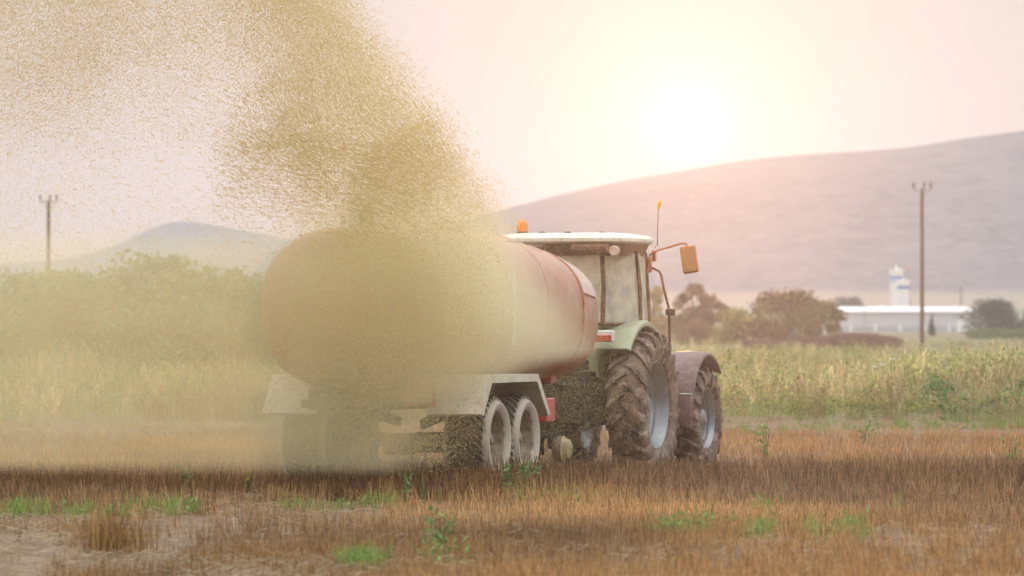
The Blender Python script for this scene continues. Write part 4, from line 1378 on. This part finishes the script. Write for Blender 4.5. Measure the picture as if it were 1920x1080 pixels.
def build_weeds():
    r = np.random.default_rng(5)
    G = [(0.15, 0.17, 0.06), (0.19, 0.20, 0.08), (0.11, 0.14, 0.05)]
    GG = [(0.21, 0.215, 0.125), (0.17, 0.175, 0.10), (0.25, 0.24, 0.14)]
    DRY = [(0.31, 0.25, 0.14), (0.27, 0.21, 0.12), (0.36, 0.30, 0.19)]
    BR = [(0.20, 0.14, 0.08), (0.15, 0.12, 0.06)]
    near = [proto_forb(60, 1.0, 0.50, 0.042, G, r=r), proto_forb(60, 1.1, 0.50, 0.035, GG, tip=(0.30, 0.27, 0.14), r=r),
            proto_stalks(16, 0.95, 0.012, 0.12, DRY, 0.14, 0.35, r=r), proto_forb(45, 0.8, 0.45, 0.05, BR, r=r),
            proto_forb(54, 0.75, 0.42, 0.045, G, tip=(0.40, 0.36, 0.08), r=r), proto_stalks(26, 0.45, 0.016, 0.14, [(0.17, 0.20, 0.07), (0.22, 0.24, 0.10)], 0.25, 0, r=r)]
    P_, I_, S_, T_ = [], [], [], []

    def belt(d0, d1, dens, smin, smax, w):
        a = 0.0932 * (d1 ** 2 - d0 ** 2) + 7 * (d1 - d0)
        n = int(a * dens)
        d = np.sqrt(r.random(n) * (d1 ** 2 - d0 ** 2) + d0 ** 2)
        x = (r.random(n) * 2 - 1) * (0.0932 * d + 3.5)
        p = np.stack([x, d, np.zeros(n)], 1)
        m = fbm(x, d * 0.6, 5.0, 3)
        wt = np.array(w, float)[None, :] * np.exp(4.5 * (np.stack([vnoise(x + 40 * q, d * 0.5, 3.2) for q in range(6)], 1) - 0.5))
        cum = np.cumsum(wt / wt.sum(1, keepdims=True), 1)
        i = (r.random(n)[:, None] > cum).sum(1)
        s = (smin + (smax - smin) * r.random(n)) * (0.35 + 1.25 * m)
        P_.append(p); I_.append(np.minimum(i, 5)); S_.append(s)
        b = 0.45 + 1.1 * fbm(x, d * 0.35, 3.0, 3)
        b = b * 1.8
        T_.append(np.stack([b * 0.98, b * 1.02, b * 0.97], 1))
    belt(100, 107, 6.0, 0.40, 0.66, (0.6, 1.0, 1.2, 0.7, 1.0, 0.35))
    belt(107, 116, 4.2, 0.62, 0.92, (1.6, 1.7, 0.45, 0.5, 0.5, 0.5))
    belt(116, 150, 2.6, 0.72, 1.0, (1.4, 2.0, 0.4, 0.8, 0.15, 0.1))
    belt(150, 230, 1.0, 0.55, 0.85, (1.2, 1.6, 0.6, 0.7, 0.2, 0.1))
    belt(230, 420, 0.35, 0.30, 0.55, (0.8, 1.4, 1.4, 0.7, 0.2, 0.1))
    pos, idx, sc, ti = np.concatenate(P_), np.concatenate(I_), np.concatenate(S_), np.concatenate(T_)
    # keep the crop-side edge ragged
    edge = 101.5 + 3.0 * (fbm(pos[:, 0], pos[:, 1] * 0, 2.5, 3) - 0.5) * 2
    k = pos[:, 1] > edge
    o = scatter('weeds', near, pos[k], idx[k], sc[k], M['leaf'], ti[k])
    tag(o, 'tall mixed weeds and dry grasses growing beyond the stubble', kind='stuff')
    # maize strip, purple dry growth
    d = 520 + 120 * r.random(1500)
    x = (1815 - 960 + r.random(1500) * 260) / F_PX * d
    mz = [proto_forb(24, 1.25, 0.5, 0.2, [(0.17, 0.21, 0.09), (0.21, 0.25, 0.12), (0.13, 0.17, 0.07)], r=r)]
    o = scatter('maize_crop', mz, np.stack([x, d, 0 * d], 1), np.zeros(1500, int), 0.3 + 0.5 * r.random(1500) ** 2, M['leaf'])
    tag(o, 'strip of green maize before the dark trees at the right', kind='stuff')
    n = 1600
    d = 330 + 90 * r.random(n)
    x = (1400 + r.random(n) * 280 - 960) / F_PX * d
    pr = [proto_forb(36, 0.62, 0.9, 0.08, [(0.19, 0.115, 0.10), (0.16, 0.10, 0.09), (0.22, 0.14, 0.115)], r=r)]
    hx = np.exp(-(((x / d * F_PX + 960) - 1600) / 60) ** 2)
    o = scatter('dry_thistles', pr, np.stack([x, d, 0 * d], 1), np.zeros(n, int), (0.75 + 0.3 * r.random(n)) * (0.8 + 0.6 * hx), M['leaf'])
    tag(o, 'dark purple-brown patch of dry thistles in the weed field', kind='stuff')


build_weeds()


def px_of(x, y):
    return 960 + x / y * F_PX


def py_of(y, z=0.0):
    return 600 + (CAM_H - z) / y * F_PX


def proto_short(n, h, w, spread, cols, r):
    """short cut stalks, one tapered sliver each."""
    V, F, C = [], [], []
    for _ in range(n):
        x, y = r.normal(0, spread, 2)
        hh = h * (0.45 + 0.75 * r.random())
        lx, ly = r.normal(0, 0.22, 2) * hh
        a = r.random() * PI
        dx, dy = math.cos(a) * w / 2, math.sin(a) * w / 2
        b = len(V)
        c = np.array(cols[r.integers(len(cols))]) * (0.7 + 0.6 * r.random())
        V += [(x - dx, y - dy, 0), (x + dx, y + dy, 0), (x + lx + dx * .6, y + ly + dy * .6, hh), (x + lx - dx * .6, y + ly - dy * .6, hh)]
        F += [(b, b + 1, b + 2, b + 3)]
        C += [c] * 4
    return np.array(V), np.array(F), np.array(C)


def build_stubble():
    r = np.random.default_rng(9)
    BRN = [(0.345, 0.228, 0.135), (0.27, 0.173, 0.102), (0.42, 0.295, 0.18), (0.185, 0.122, 0.076)]
    protos = [proto_stalks(13, 0.185, 0.008, 0.06, BRN, 0.17, 0, r=r) for _ in range(6)] + [proto_short(15, 0.17, 0.008, 0.075, BRN, r) for _ in range(4)]
    n = 51000
    d = 34 + 71 * r.random(n) ** 1.25
    # thicker near the camera where each stalk shows
    x = (r.random(n) * 2 - 1) * (0.0932 * d + 3.0)
    px, py = px_of(x, d), py_of(d)
    rows = 0.5 + 0.5 * np.sin(d * 2 * PI / 1.5 + x * 0.25 + 4.0 * fbm(x * 0.5, d, 3.0, 2))
    cover = fbm(x * 1.3, d * 0.55, 2.2, 4)
    keep = r.random(n) < np.clip(0.12 + 0.75 * rows + 1.8 * (cover - 0.45), 0.03, 1)
    # bare strip and thin places at the near left
    bare = np.exp(-((py - (975 - (px - 300) * 0.02)) / 20.0) ** 2) * np.clip((820 - px) / 120, 0, 1)
    bare = np.maximum(bare, np.clip((py - 1000) / 30, 0, 1) * np.clip((640 - px) / 160, 0, 1) * 0.85 * (cover < 0.47))
    bare = np.maximum(bare, np.clip((py - 985) / 20, 0, 1) * np.clip((170 - px) / 80, 0, 1))
    keep &= r.random(n) > bare * 0.97
    # mown, sparser towards the weeds
    keep &= r.random(n) > np.clip((d - 88) / 14, 0, 0.75)
    # pressed flat under the wheels
    for (ox, oy, hd, xs_) in ((0.814, 68.83, TR_HEAD, (-0.86, 0.86)), (-1.314, 61.87, TL_HEAD, (-0.97, 0.97))):
        u, v = x - ox, d - oy
        lx = u * math.cos(hd) - v * math.sin(hd)
        ly = u * math.sin(hd) + v * math.cos(hd)
        for q in xs_:
            keep &= ~((np.abs(lx - q) < 0.30) & (ly > -0.6) & (ly < 6))
    pos = np.stack([x, d, np.full(n, -0.03)], 1)[keep]
    xk, dk = x[keep], d[keep]
    pxk, pyk = px[keep], py[keep]
    hn = fbm(xk, dk * 0.5, 3.0, 3)
    sc = 0.72 + 0.75 * hn * r.random(len(xk)) ** 0.3
    sc *= np.where(dk > 86, 0.65, 1.0)
    sc *= 0.80 + 0.72 * np.exp(-((dk - 61.0) / 5.0) ** 2) - 0.12 * np.clip((50 - dk) / 8, 0, 1)
    t = fbm(xk * 0.8, dk * 0.35, 3.2, 3)
    t = np.clip((t - 0.32) / 0.36, 0, 1)[:, None]
    dark = np.array([0.95, 0.90, 0.88]); gold = np.array([1.5, 1.32, 1.0])
    tint = (dark * (1 - t) + gold * t) * 1.2
    tint = tint * (0.55 + 0.9 * fbm(xk * 0.35, dk, 2.4, 3))[:, None]
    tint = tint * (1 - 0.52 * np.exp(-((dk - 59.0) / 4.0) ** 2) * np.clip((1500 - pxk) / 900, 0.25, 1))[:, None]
    # straw bleached paler nearer the camera
    g_ = np.clip((56 - dk) / 14, 0, 1)[:, None]
    tint = tint * (1 - g_) + np.array([1.2, 1.03, 0.76]) * (0.35 + 0.6 * t + 0.75 * fbm(xk * 0.4, dk, 1.8, 3)[:, None] - 0.1) * g_
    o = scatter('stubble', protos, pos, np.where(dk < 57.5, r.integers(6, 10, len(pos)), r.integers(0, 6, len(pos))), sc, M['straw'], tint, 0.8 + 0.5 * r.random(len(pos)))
    tag(o, 'brown grain stubble standing across the field', kind='stuff')
    # loose pale straw lying on the bare places
    n = 22000
    d = np.sqrt(r.random(n) * (60 ** 2 - 35 ** 2) + 35 ** 2)
    x = (r.random(n) * 2 - 1) * (0.0932 * d + 1.2)
    w = np.clip((1000 - px_of(x, d)) / 700, 0.12, 1) * np.clip((fbm(x, d * 0.5, 1.6, 3) - 0.35) * 4, 0, 1)
    k = r.random(n) < w
    x, d = x[k], d[k]
    n = len(x)
    a = r.random(n) * PI
    l = 0.03 + 0.06 * r.random(n)
    up = 0.02 + 0.07 * r.random(n)
    dx, dy = np.cos(a) * l, np.sin(a) * l
    wv = 0.003
    z0 = 0.02 + 0.03 * r.random(n)
    V = np.stack([np.stack([x - dx, d - dy, z0], 1), np.stack([x + dx, d + dy, z0 + up * 0.5], 1), np.stack([x + dx, d + dy, z0 + up * 0.5 + 2.0 * wv], 1), np.stack([x - dx, d - dy, z0 + 2.0 * wv], 1)], 1).reshape(-1, 3)
    c = np.array([(0.52, 0.41, 0.27), (0.42, 0.32, 0.20), (0.60, 0.50, 0.36)])[r.integers(0, 3, n)] * (0.75 + 0.4 * r.random((n, 1)))
    o = mesh_arrays('loose_straw', V, np.arange(4 * n).reshape(-1, 4), M['straw'], np.repeat(c, 4, 0))
    tag(o, 'pale loose straw lying between the stubble', kind='stuff')
    # green regrowth
    spots = [(150, 972, 45, 8, 12), (250, 960, 60, 10, 34), (335, 958, 45, 9, 30), (600, 957, 40, 8, 14), (700, 948, 44, 8, 14), (1060, 942, 90, 9, 22), (1245, 1000, 20, 11, 20), (1330, 996, 60, 10, 14), (1420, 1002, 34, 10, 18), (1540, 998, 60, 9, 12), (1600, 998, 24, 9, 16), (830, 1050, 34, 16, 12), (1000, 940, 40, 8, 10), (1720, 890, 90, 12, 14), (1100, 900, 300, 25, 16), (500, 940, 260, 14, 14), (1500, 950, 300, 30, 14), (1480, 808, 150, 6, 40), (1750, 804, 200, 7, 60), (1900, 800, 60, 10, 40), (40, 965, 50, 10, 30), (1430, 962, 12, 6, 20), (680, 1062, 40, 12, 40)]
    pr = [proto_stalks(14, 0.19, 0.012, 0.05, [(0.26, 0.36, 0.10), (0.32, 0.42, 0.13), (0.20, 0.29, 0.08)], 0.32, 0, r=r) for _ in range(3)] + [proto_forb(20, 0.16, 0.20, 0.030, [(0.19, 0.29, 0.09), (0.25, 0.35, 0.11)], r=r)]
    ps = []
    for (px_, py_, sx, sy, m) in spots:
        qx = px_ + r.normal(0, sx * 0.6, m); qy = py_ + r.normal(0, sy * 0.6, m)
        dd = F_PX * CAM_H / np.maximum(qy - 600, 60)
        ps.append(np.stack([(qx - 960) / F_PX * dd, dd, 0 * dd], 1))
    ps = np.concatenate(ps)
    o = scatter('green_regrowth', pr, ps, r.integers(0, 4, len(ps)), 0.35 + 0.75 * r.random(len(ps)) ** 1.5, M['leaf'])
    tag(o, 'low green grass and seedlings between the stubble', kind='stuff')


build_stubble()


# single plants one can point to
def weed(name, cat, label, px, d, h, w, leaf, n, cols, seed, group, stalks=False, tip=None):
    r = np.random.default_rng(seed)
    T = empty(name, ((px - 960) / F_PX * d, d, 0))
    tag(T, label, cat, group)
    V, F, C = proto_stalks(n, h, leaf, w * 0.30, cols, 0.22, 0, r=r) if stalks else proto_forb(n, h, w, leaf, cols, tip=tip, r=r, top_bias=0.7)
    mesh_arrays('foliage', V, F, M['leaf'] if not stalks else M['straw'], C, T)
    b = MB()
    for k in range(3):
        b.tube([(0.01 * k, 0, -0.02), (0.03 * (k - 1), 0.01, h * 0.5), (w * 0.25 * (k - 1), 0, h * 0.85)], [0.006, 0.005, 0.003], 5)
    b.build('stem', M['bark'], T)


FRESH = [(0.22, 0.33, 0.12), (0.28, 0.40, 0.15), (0.16, 0.25, 0.09)]
gw = 'green weeds standing in the stubble'
weed('weed', 'weed', 'leafy green weed in front of the rear trailer wheel', 957, 58.5, 0.36, 0.17, 0.035, 90, FRESH, 61, gw)
weed('weed', 'weed', 'leafy green weed spreading right, in front of the second trailer wheel', 998, 58.8, 0.37, 0.20, 0.035, 90, FRESH, 62, gw)
weed('weed', 'weed', 'thin dark green weed in the stubble below the gap between trailer wheels', 762, 57.0, 0.30, 0.08, 0.028, 50, FRESH, 63, gw)
weed('weed', 'weed', 'slim light green blade-like weed beside the thin dark one', 792, 57.2, 0.27, 0.06, 0.012, 9, [(0.2, 0.32, 0.08)], 64, gw, stalks=True)
weed('weed', 'weed', 'small round green weed poking above the stubble left of the trailer', 345, 60.0, 0.31, 0.14, 0.030, 60, FRESH, 65, gw)
weed('weed', 'weed', 'yellow-flowered weed in the dark stubble left of the trailer', 458, 58.5, 0.27, 0.12, 0.022, 46, [(0.16, 0.20, 0.07)], 66, gw, tip=(0.6, 0.45, 0.05))
weed('weed', 'weed', 'green weed in the stubble right of the front wheel', 1436, 75.0, 0.50, 0.22, 0.035, 70, FRESH, 67, gw)
weed('weed', 'weed', 'low green weed in the stubble under the barn', 1620, 84.0, 0.34, 0.24, 0.035, 70, FRESH, 68, gw)
weed('weed', 'weed', 'dark upright weed at the right end of the stubble', 1898, 64.0, 0.50, 0.14, 0.030, 70, FRESH, 69, gw)
weed('weed', 'weed', 'blue-green blurred weed close to the camera, tallest in the near stubble', 825, 45.0, 0.34, 0.16, 0.035, 70, FRESH, 70, gw)
weed('grass_tuft', 'grass tuft', 'rusty orange dry grass tuft on the bare patch at the near left', 212, 44.5, 0.30, 0.50, 0.011, 260, [(0.34, 0.20, 0.07), (0.27, 0.15, 0.05), (0.40, 0.25, 0.10)], 71, None, stalks=True)
weed('shrub', 'shrub', 'dense bright green shrub at the edge of the weeds on the right', 1797, 104.0, 0.75, 0.95, 0.065, 420, [(0.18, 0.29, 0.12), (0.23, 0.35, 0.15), (0.13, 0.22, 0.09)], 72, None)
for i, (px_, py_, lab) in enumerate(((1640, 688, 'lowest'), (1654, 684, 'middle'), (1676, 674, 'topmost'))):
    d = 118.0
    x, _, z = P(px_, py_, d)
    T = empty('white_umbel', (x, d, 0))
    tag(T, f'{lab} of the three white flower heads above the weeds', 'flower', 'white flower heads in the weeds')
    MB().tube([(0, 0, 0), (0.02, 0, z * 0.5), (0, 0, z)], [0.008, 0.006, 0.004], 5).build('stem', M['bark'], T)
    b = MB()
    for k in range(14):
        a = k * 2.4; q = 0.012 * math.sqrt(k) * 1.6
        b.box((q * math.cos(a), q * math.sin(a), z + 0.02 - q * 0.2), (0.03, 0.03, 0.016), 0.004)
    b.build('flower_head', M['white_pl'], T)

# ------------------------------------------------------------------ the spray
def mist_material():
    m = bpy.data.materials.new('spray_mist')
    m.use_nodes = True
    t = m.node_tree
    t.nodes.clear()
    L = t.links.new
    out = nd(t, 'ShaderNodeOutputMaterial')
    v = nd(t, 'ShaderNodeVolumePrincipled')
    v.inputs['Color'].default_value = MIST_COL
    v.inputs['Anisotropy'].default_value = 0.18
    geo = nd(t, 'ShaderNodeNewGeometry')
    sep = nd(t, 'ShaderNodeSeparateXYZ')
    L(geo.outputs['Position'], sep.inputs[0])
    X, Y, Z = sep.outputs

    def sm(v_, a, b_):
        r = nd(t, 'ShaderNodeMapRange')
        r.interpolation_type = 'SMOOTHSTEP'
        r.inputs['From Min'].default_value = a
        r.inputs['From Max'].default_value = b_
        L(v_, r.inputs['Value'])
        return r.outputs[0]
    # right-hand edge of the fan leans left as it rises
    e1 = math_(t, 'MULTIPLY_ADD', Z, -0.69, 2.15)
    e0 = math_(t, 'MULTIPLY_ADD', sm(Z, 0.9, 1.7), 1.8, -0.65)
    edge = math_(t, 'SUBTRACT', math_(t, 'MINIMUM', e1, e0), X)
    n = nd(t, 'ShaderNodeTexNoise')
    n.inputs['Scale'].default_value = 0.9
    n.inputs['Detail'].default_value = 4
    L(geo.outputs['Position'], n.inputs['Vector'])
    edge = math_(t, 'ADD', edge, math_(t, 'MULTIPLY', math_(t, 'SUBTRACT', n.outputs['Fac'], 0.5), 0.9))
    f = sm(edge, 0.0, 0.85)
    f = math_(t, 'MULTIPLY', f, sm(Z, 0.22, 0.42))
    f = math_(t, 'MULTIPLY', f, math_(t, 'MULTIPLY', sm(Y, 57.3, 58.2), sm(Y, 60.3, 59.6)))
    # thinner high up on the left, thick low down round the tank
    hi = math_(t, 'MULTIPLY_ADD', sm(Z, 3.7, 2.7), 0.68, 0.32)
    f = math_(t, 'MULTIPLY', f, hi)
    # thinner where the wind has cleared it, out to the left over the bushes
    clr = math_(t, 'MULTIPLY', sm(X, -1.6, -2.8), sm(Z, 2.55, 2.95))
    f = math_(t, 'MULTIPLY', f, math_(t, 'MULTIPLY_ADD', clr, -0.9, 1.0))
    near = math_(t, 'MULTIPLY_ADD', sm(math_(t, 'MULTIPLY', edge, -1.0), -4.2, -0.6), 0.55, 0.45)
    f = math_(t, 'MULTIPLY', f, near)
    f = math_(t, 'MULTIPLY', f, math_(t, 'MULTIPLY_ADD', sm(Z, 0.9, 2.0), 0.35, 0.65))
    patch = math_(t, 'MULTIPLY_ADD', sm(n.outputs['Fac'], 0.36, 0.64), 0.7, 0.55)
    f = math_(t, 'MULTIPLY', f, patch)
    L(math_(t, 'MULTIPLY', f, MIST), v.inputs['Density'])
    L(v.outputs[0], out.inputs['Volume'])
    return m


MIST = 0.80
MIST_COL = (0.985, 0.955, 0.72, 1)
mb = MB()
mb.box((-5.0, 58.8, 4.6), (13.0, 3.1, 8.8))
mist = mb.build('dust_mist', mist_material(), smooth=0)
tag(mist, 'tan mist of the spray drifting round the tanker', kind='stuff')


def build_spray():
    r = np.random.default_rng(3)
    zt = np.array([0.2, 1.0, 1.6, 2.2, 2.8, 3.12, 3.4, 3.6, 3.9, 4.6, 5.2, 6.5, 9.0])
    xb = np.array([-0.35, -0.25, 0.05, 0.15, 0.14, 0.06, -0.08, -0.30, -0.58, -0.86, -1.36, -2.3, -3.6])

    def sample(n, x0, x1, y0, y1, z0, z1):
        return np.stack([x0 + (x1 - x0) * r.random(n), y0 + (y1 - y0) * r.random(n), z0 + (z1 - z0) * r.random(n)], 1)
    p = sample(4200000, -7.5, 0.9, 57.0, 60.2, 0.25, 6.4)
    x, y, z = p.T
    e = np.interp(z, zt, xb) + 0.5 * (fbm(z, x * 0 + y * 0.3, 0.8, 3) - 0.5) - x
    e = e + r.normal(0, 0.10, len(x))
    soft = np.clip(e / 0.5, 0, 1) ** 1.2
    upper = np.clip((z - 2.6) / 0.8, 0, 1)
    edge_w = np.exp(-((e - 0.70) / np.where(e > 0.7, 1.25, 0.85)) ** 2)
    # wind-combed clumps: stretched along the flight path
    u = x * 0.80 + z * 0.60
    v = -x * 0.60 + z * 0.80
    clump = fbm(u, v * 2.1, 1.5, 5)
    c = np.clip((clump - 0.38) / 0.26, 0, 1)
    far_l = np.clip((-3.0 - x) / 1.2, 0, 1)
    w_up_base = 0.22 + 0.85 * edge_w + 0.62 * np.clip((z - 3.6) / 1.3, 0, 1)
    mixc = (0.16 + 1.15 * c ** 1.7) * (1 - far_l) + (0.34 + 0.30 * c + 0.22 * np.clip((z - 4.0) / 1.2, 0, 1)) * far_l
    w_up = w_up_base * (mixc * (1 - 0.6 * np.clip(edge_w, 0, 1)) + 0.52 * np.clip(edge_w, 0, 1))
    hollow = np.clip((-1.7 - x) / 0.7, 0, 1) * np.exp(-((z - 2.75) / 0.55) ** 2)
    w_up *= 1 - 0.80 * hollow
    w_lo = 0.24 + 0.24 * np.clip((x + 3.2) / 2.0, 0, 1) + 0.15 * c
    w_lo = w_lo * (1 - 0.7 * hollow)
    w = soft * (upper * w_up + (1 - upper) * w_lo)
    w *= np.clip((z - 0.25) / 0.25, 0, 1) * (0.55 + 0.45 * np.clip((z - 0.9) / 0.9, 0, 1))
    k = r.random(len(x)) < w * 0.62
    A = p[k]
    # part of the drops string out into short streaks along their flight
    st = r.random(len(A)) < 0.15 * np.exp(-((A[:, 0] + 2.1) / 1.1) ** 2 - ((A[:, 2] - 3.5) / 0.75) ** 2) + 0.015 * (A[:, 2] > 2.8)
    S = A[st]
    ang = 0.55 + 0.9 * (fbm(S[:, 0], S[:, 2], 1.1, 2) - 0.5) * 2
    dirv = np.stack([np.cos(ang), 0.3 * r.normal(size=len(S)), -np.sin(ang)], 1)
    A = np.concatenate([A[~st | (r.random(len(A)) < 0.5)]] + [S + dirv * (0.0075 * q) for q in range(-3, 4)])
    # drops blown forward over the drawbar and the tractor
    p = sample(330000, -0.6, 2.0, 63.0, 67.6, 0.15, 3.1)
    x, y, z = p.T
    px = x / y * F_PX + 960
    w = np.clip((1275 - px) / 190, 0, 1) * np.clip(0.55 - 0.26 * np.abs(z - 1.1), 0.02, 1)
    k = r.random(len(x)) < w * 0.62
    B = p[k]
    pts = np.concatenate([A, B]).astype(np.float32)
    small = np.concatenate([np.ones(len(A)), np.full(len(B), 0.66)])
    rad = small * (0.0018 + 0.0034 * r.random(len(pts)) ** 2.6)
    rad = rad.astype(np.float32)
    print('spray drops', len(A), len(B))
    m = bpy.data.materials.new('slurry_drop')
    m.use_nodes = True
    t = m.node_tree
    t.nodes.clear()
    out = nd(t, 'ShaderNodeOutputMaterial')
    d = nd(t, 'ShaderNodeBsdfDiffuse')
    d.inputs[0].default_value = (0.66, 0.56, 0.29, 1)
    tr = nd(t, 'ShaderNodeBsdfTranslucent')
    tr.inputs[0].default_value = (0.75, 0.58, 0.26, 1)
    mx = nd(t, 'ShaderNodeMixShader')
    mx.inputs[0].default_value = 0.35
    t.links.new(d.outputs[0], mx.inputs[1])
    t.links.new(tr.outputs[0], mx.inputs[2])
    t.links.new(mx.outputs[0], out.inputs['Surface'])
    me = bpy.data.meshes.new('slurry_spray')
    me.vertices.add(len(pts))
    me.vertices.foreach_set('co', pts.ravel())
    at = me.attributes.new('radius', 'FLOAT', 'POINT')
    at.data.foreach_set('value', rad)
    me.materials.append(m)
    o = bpy.data.objects.new('slurry_spray', me)
    COL.objects.link(o)
    # a cloud of round drops, one per point
    for q in SC.objects:
        q.select_set(False)
    bpy.context.view_layer.objects.active = o
    o.select_set(True)
    bpy.ops.object.convert(target='POINTCLOUD')
    o = bpy.context.view_layer.objects.active
    o.name = 'slurry_spray'
    if not o.data.materials: o.data.materials.append(m)
    tag(o, 'fan of tan slurry drops thrown up behind the tanker', kind='stuff')


build_spray()
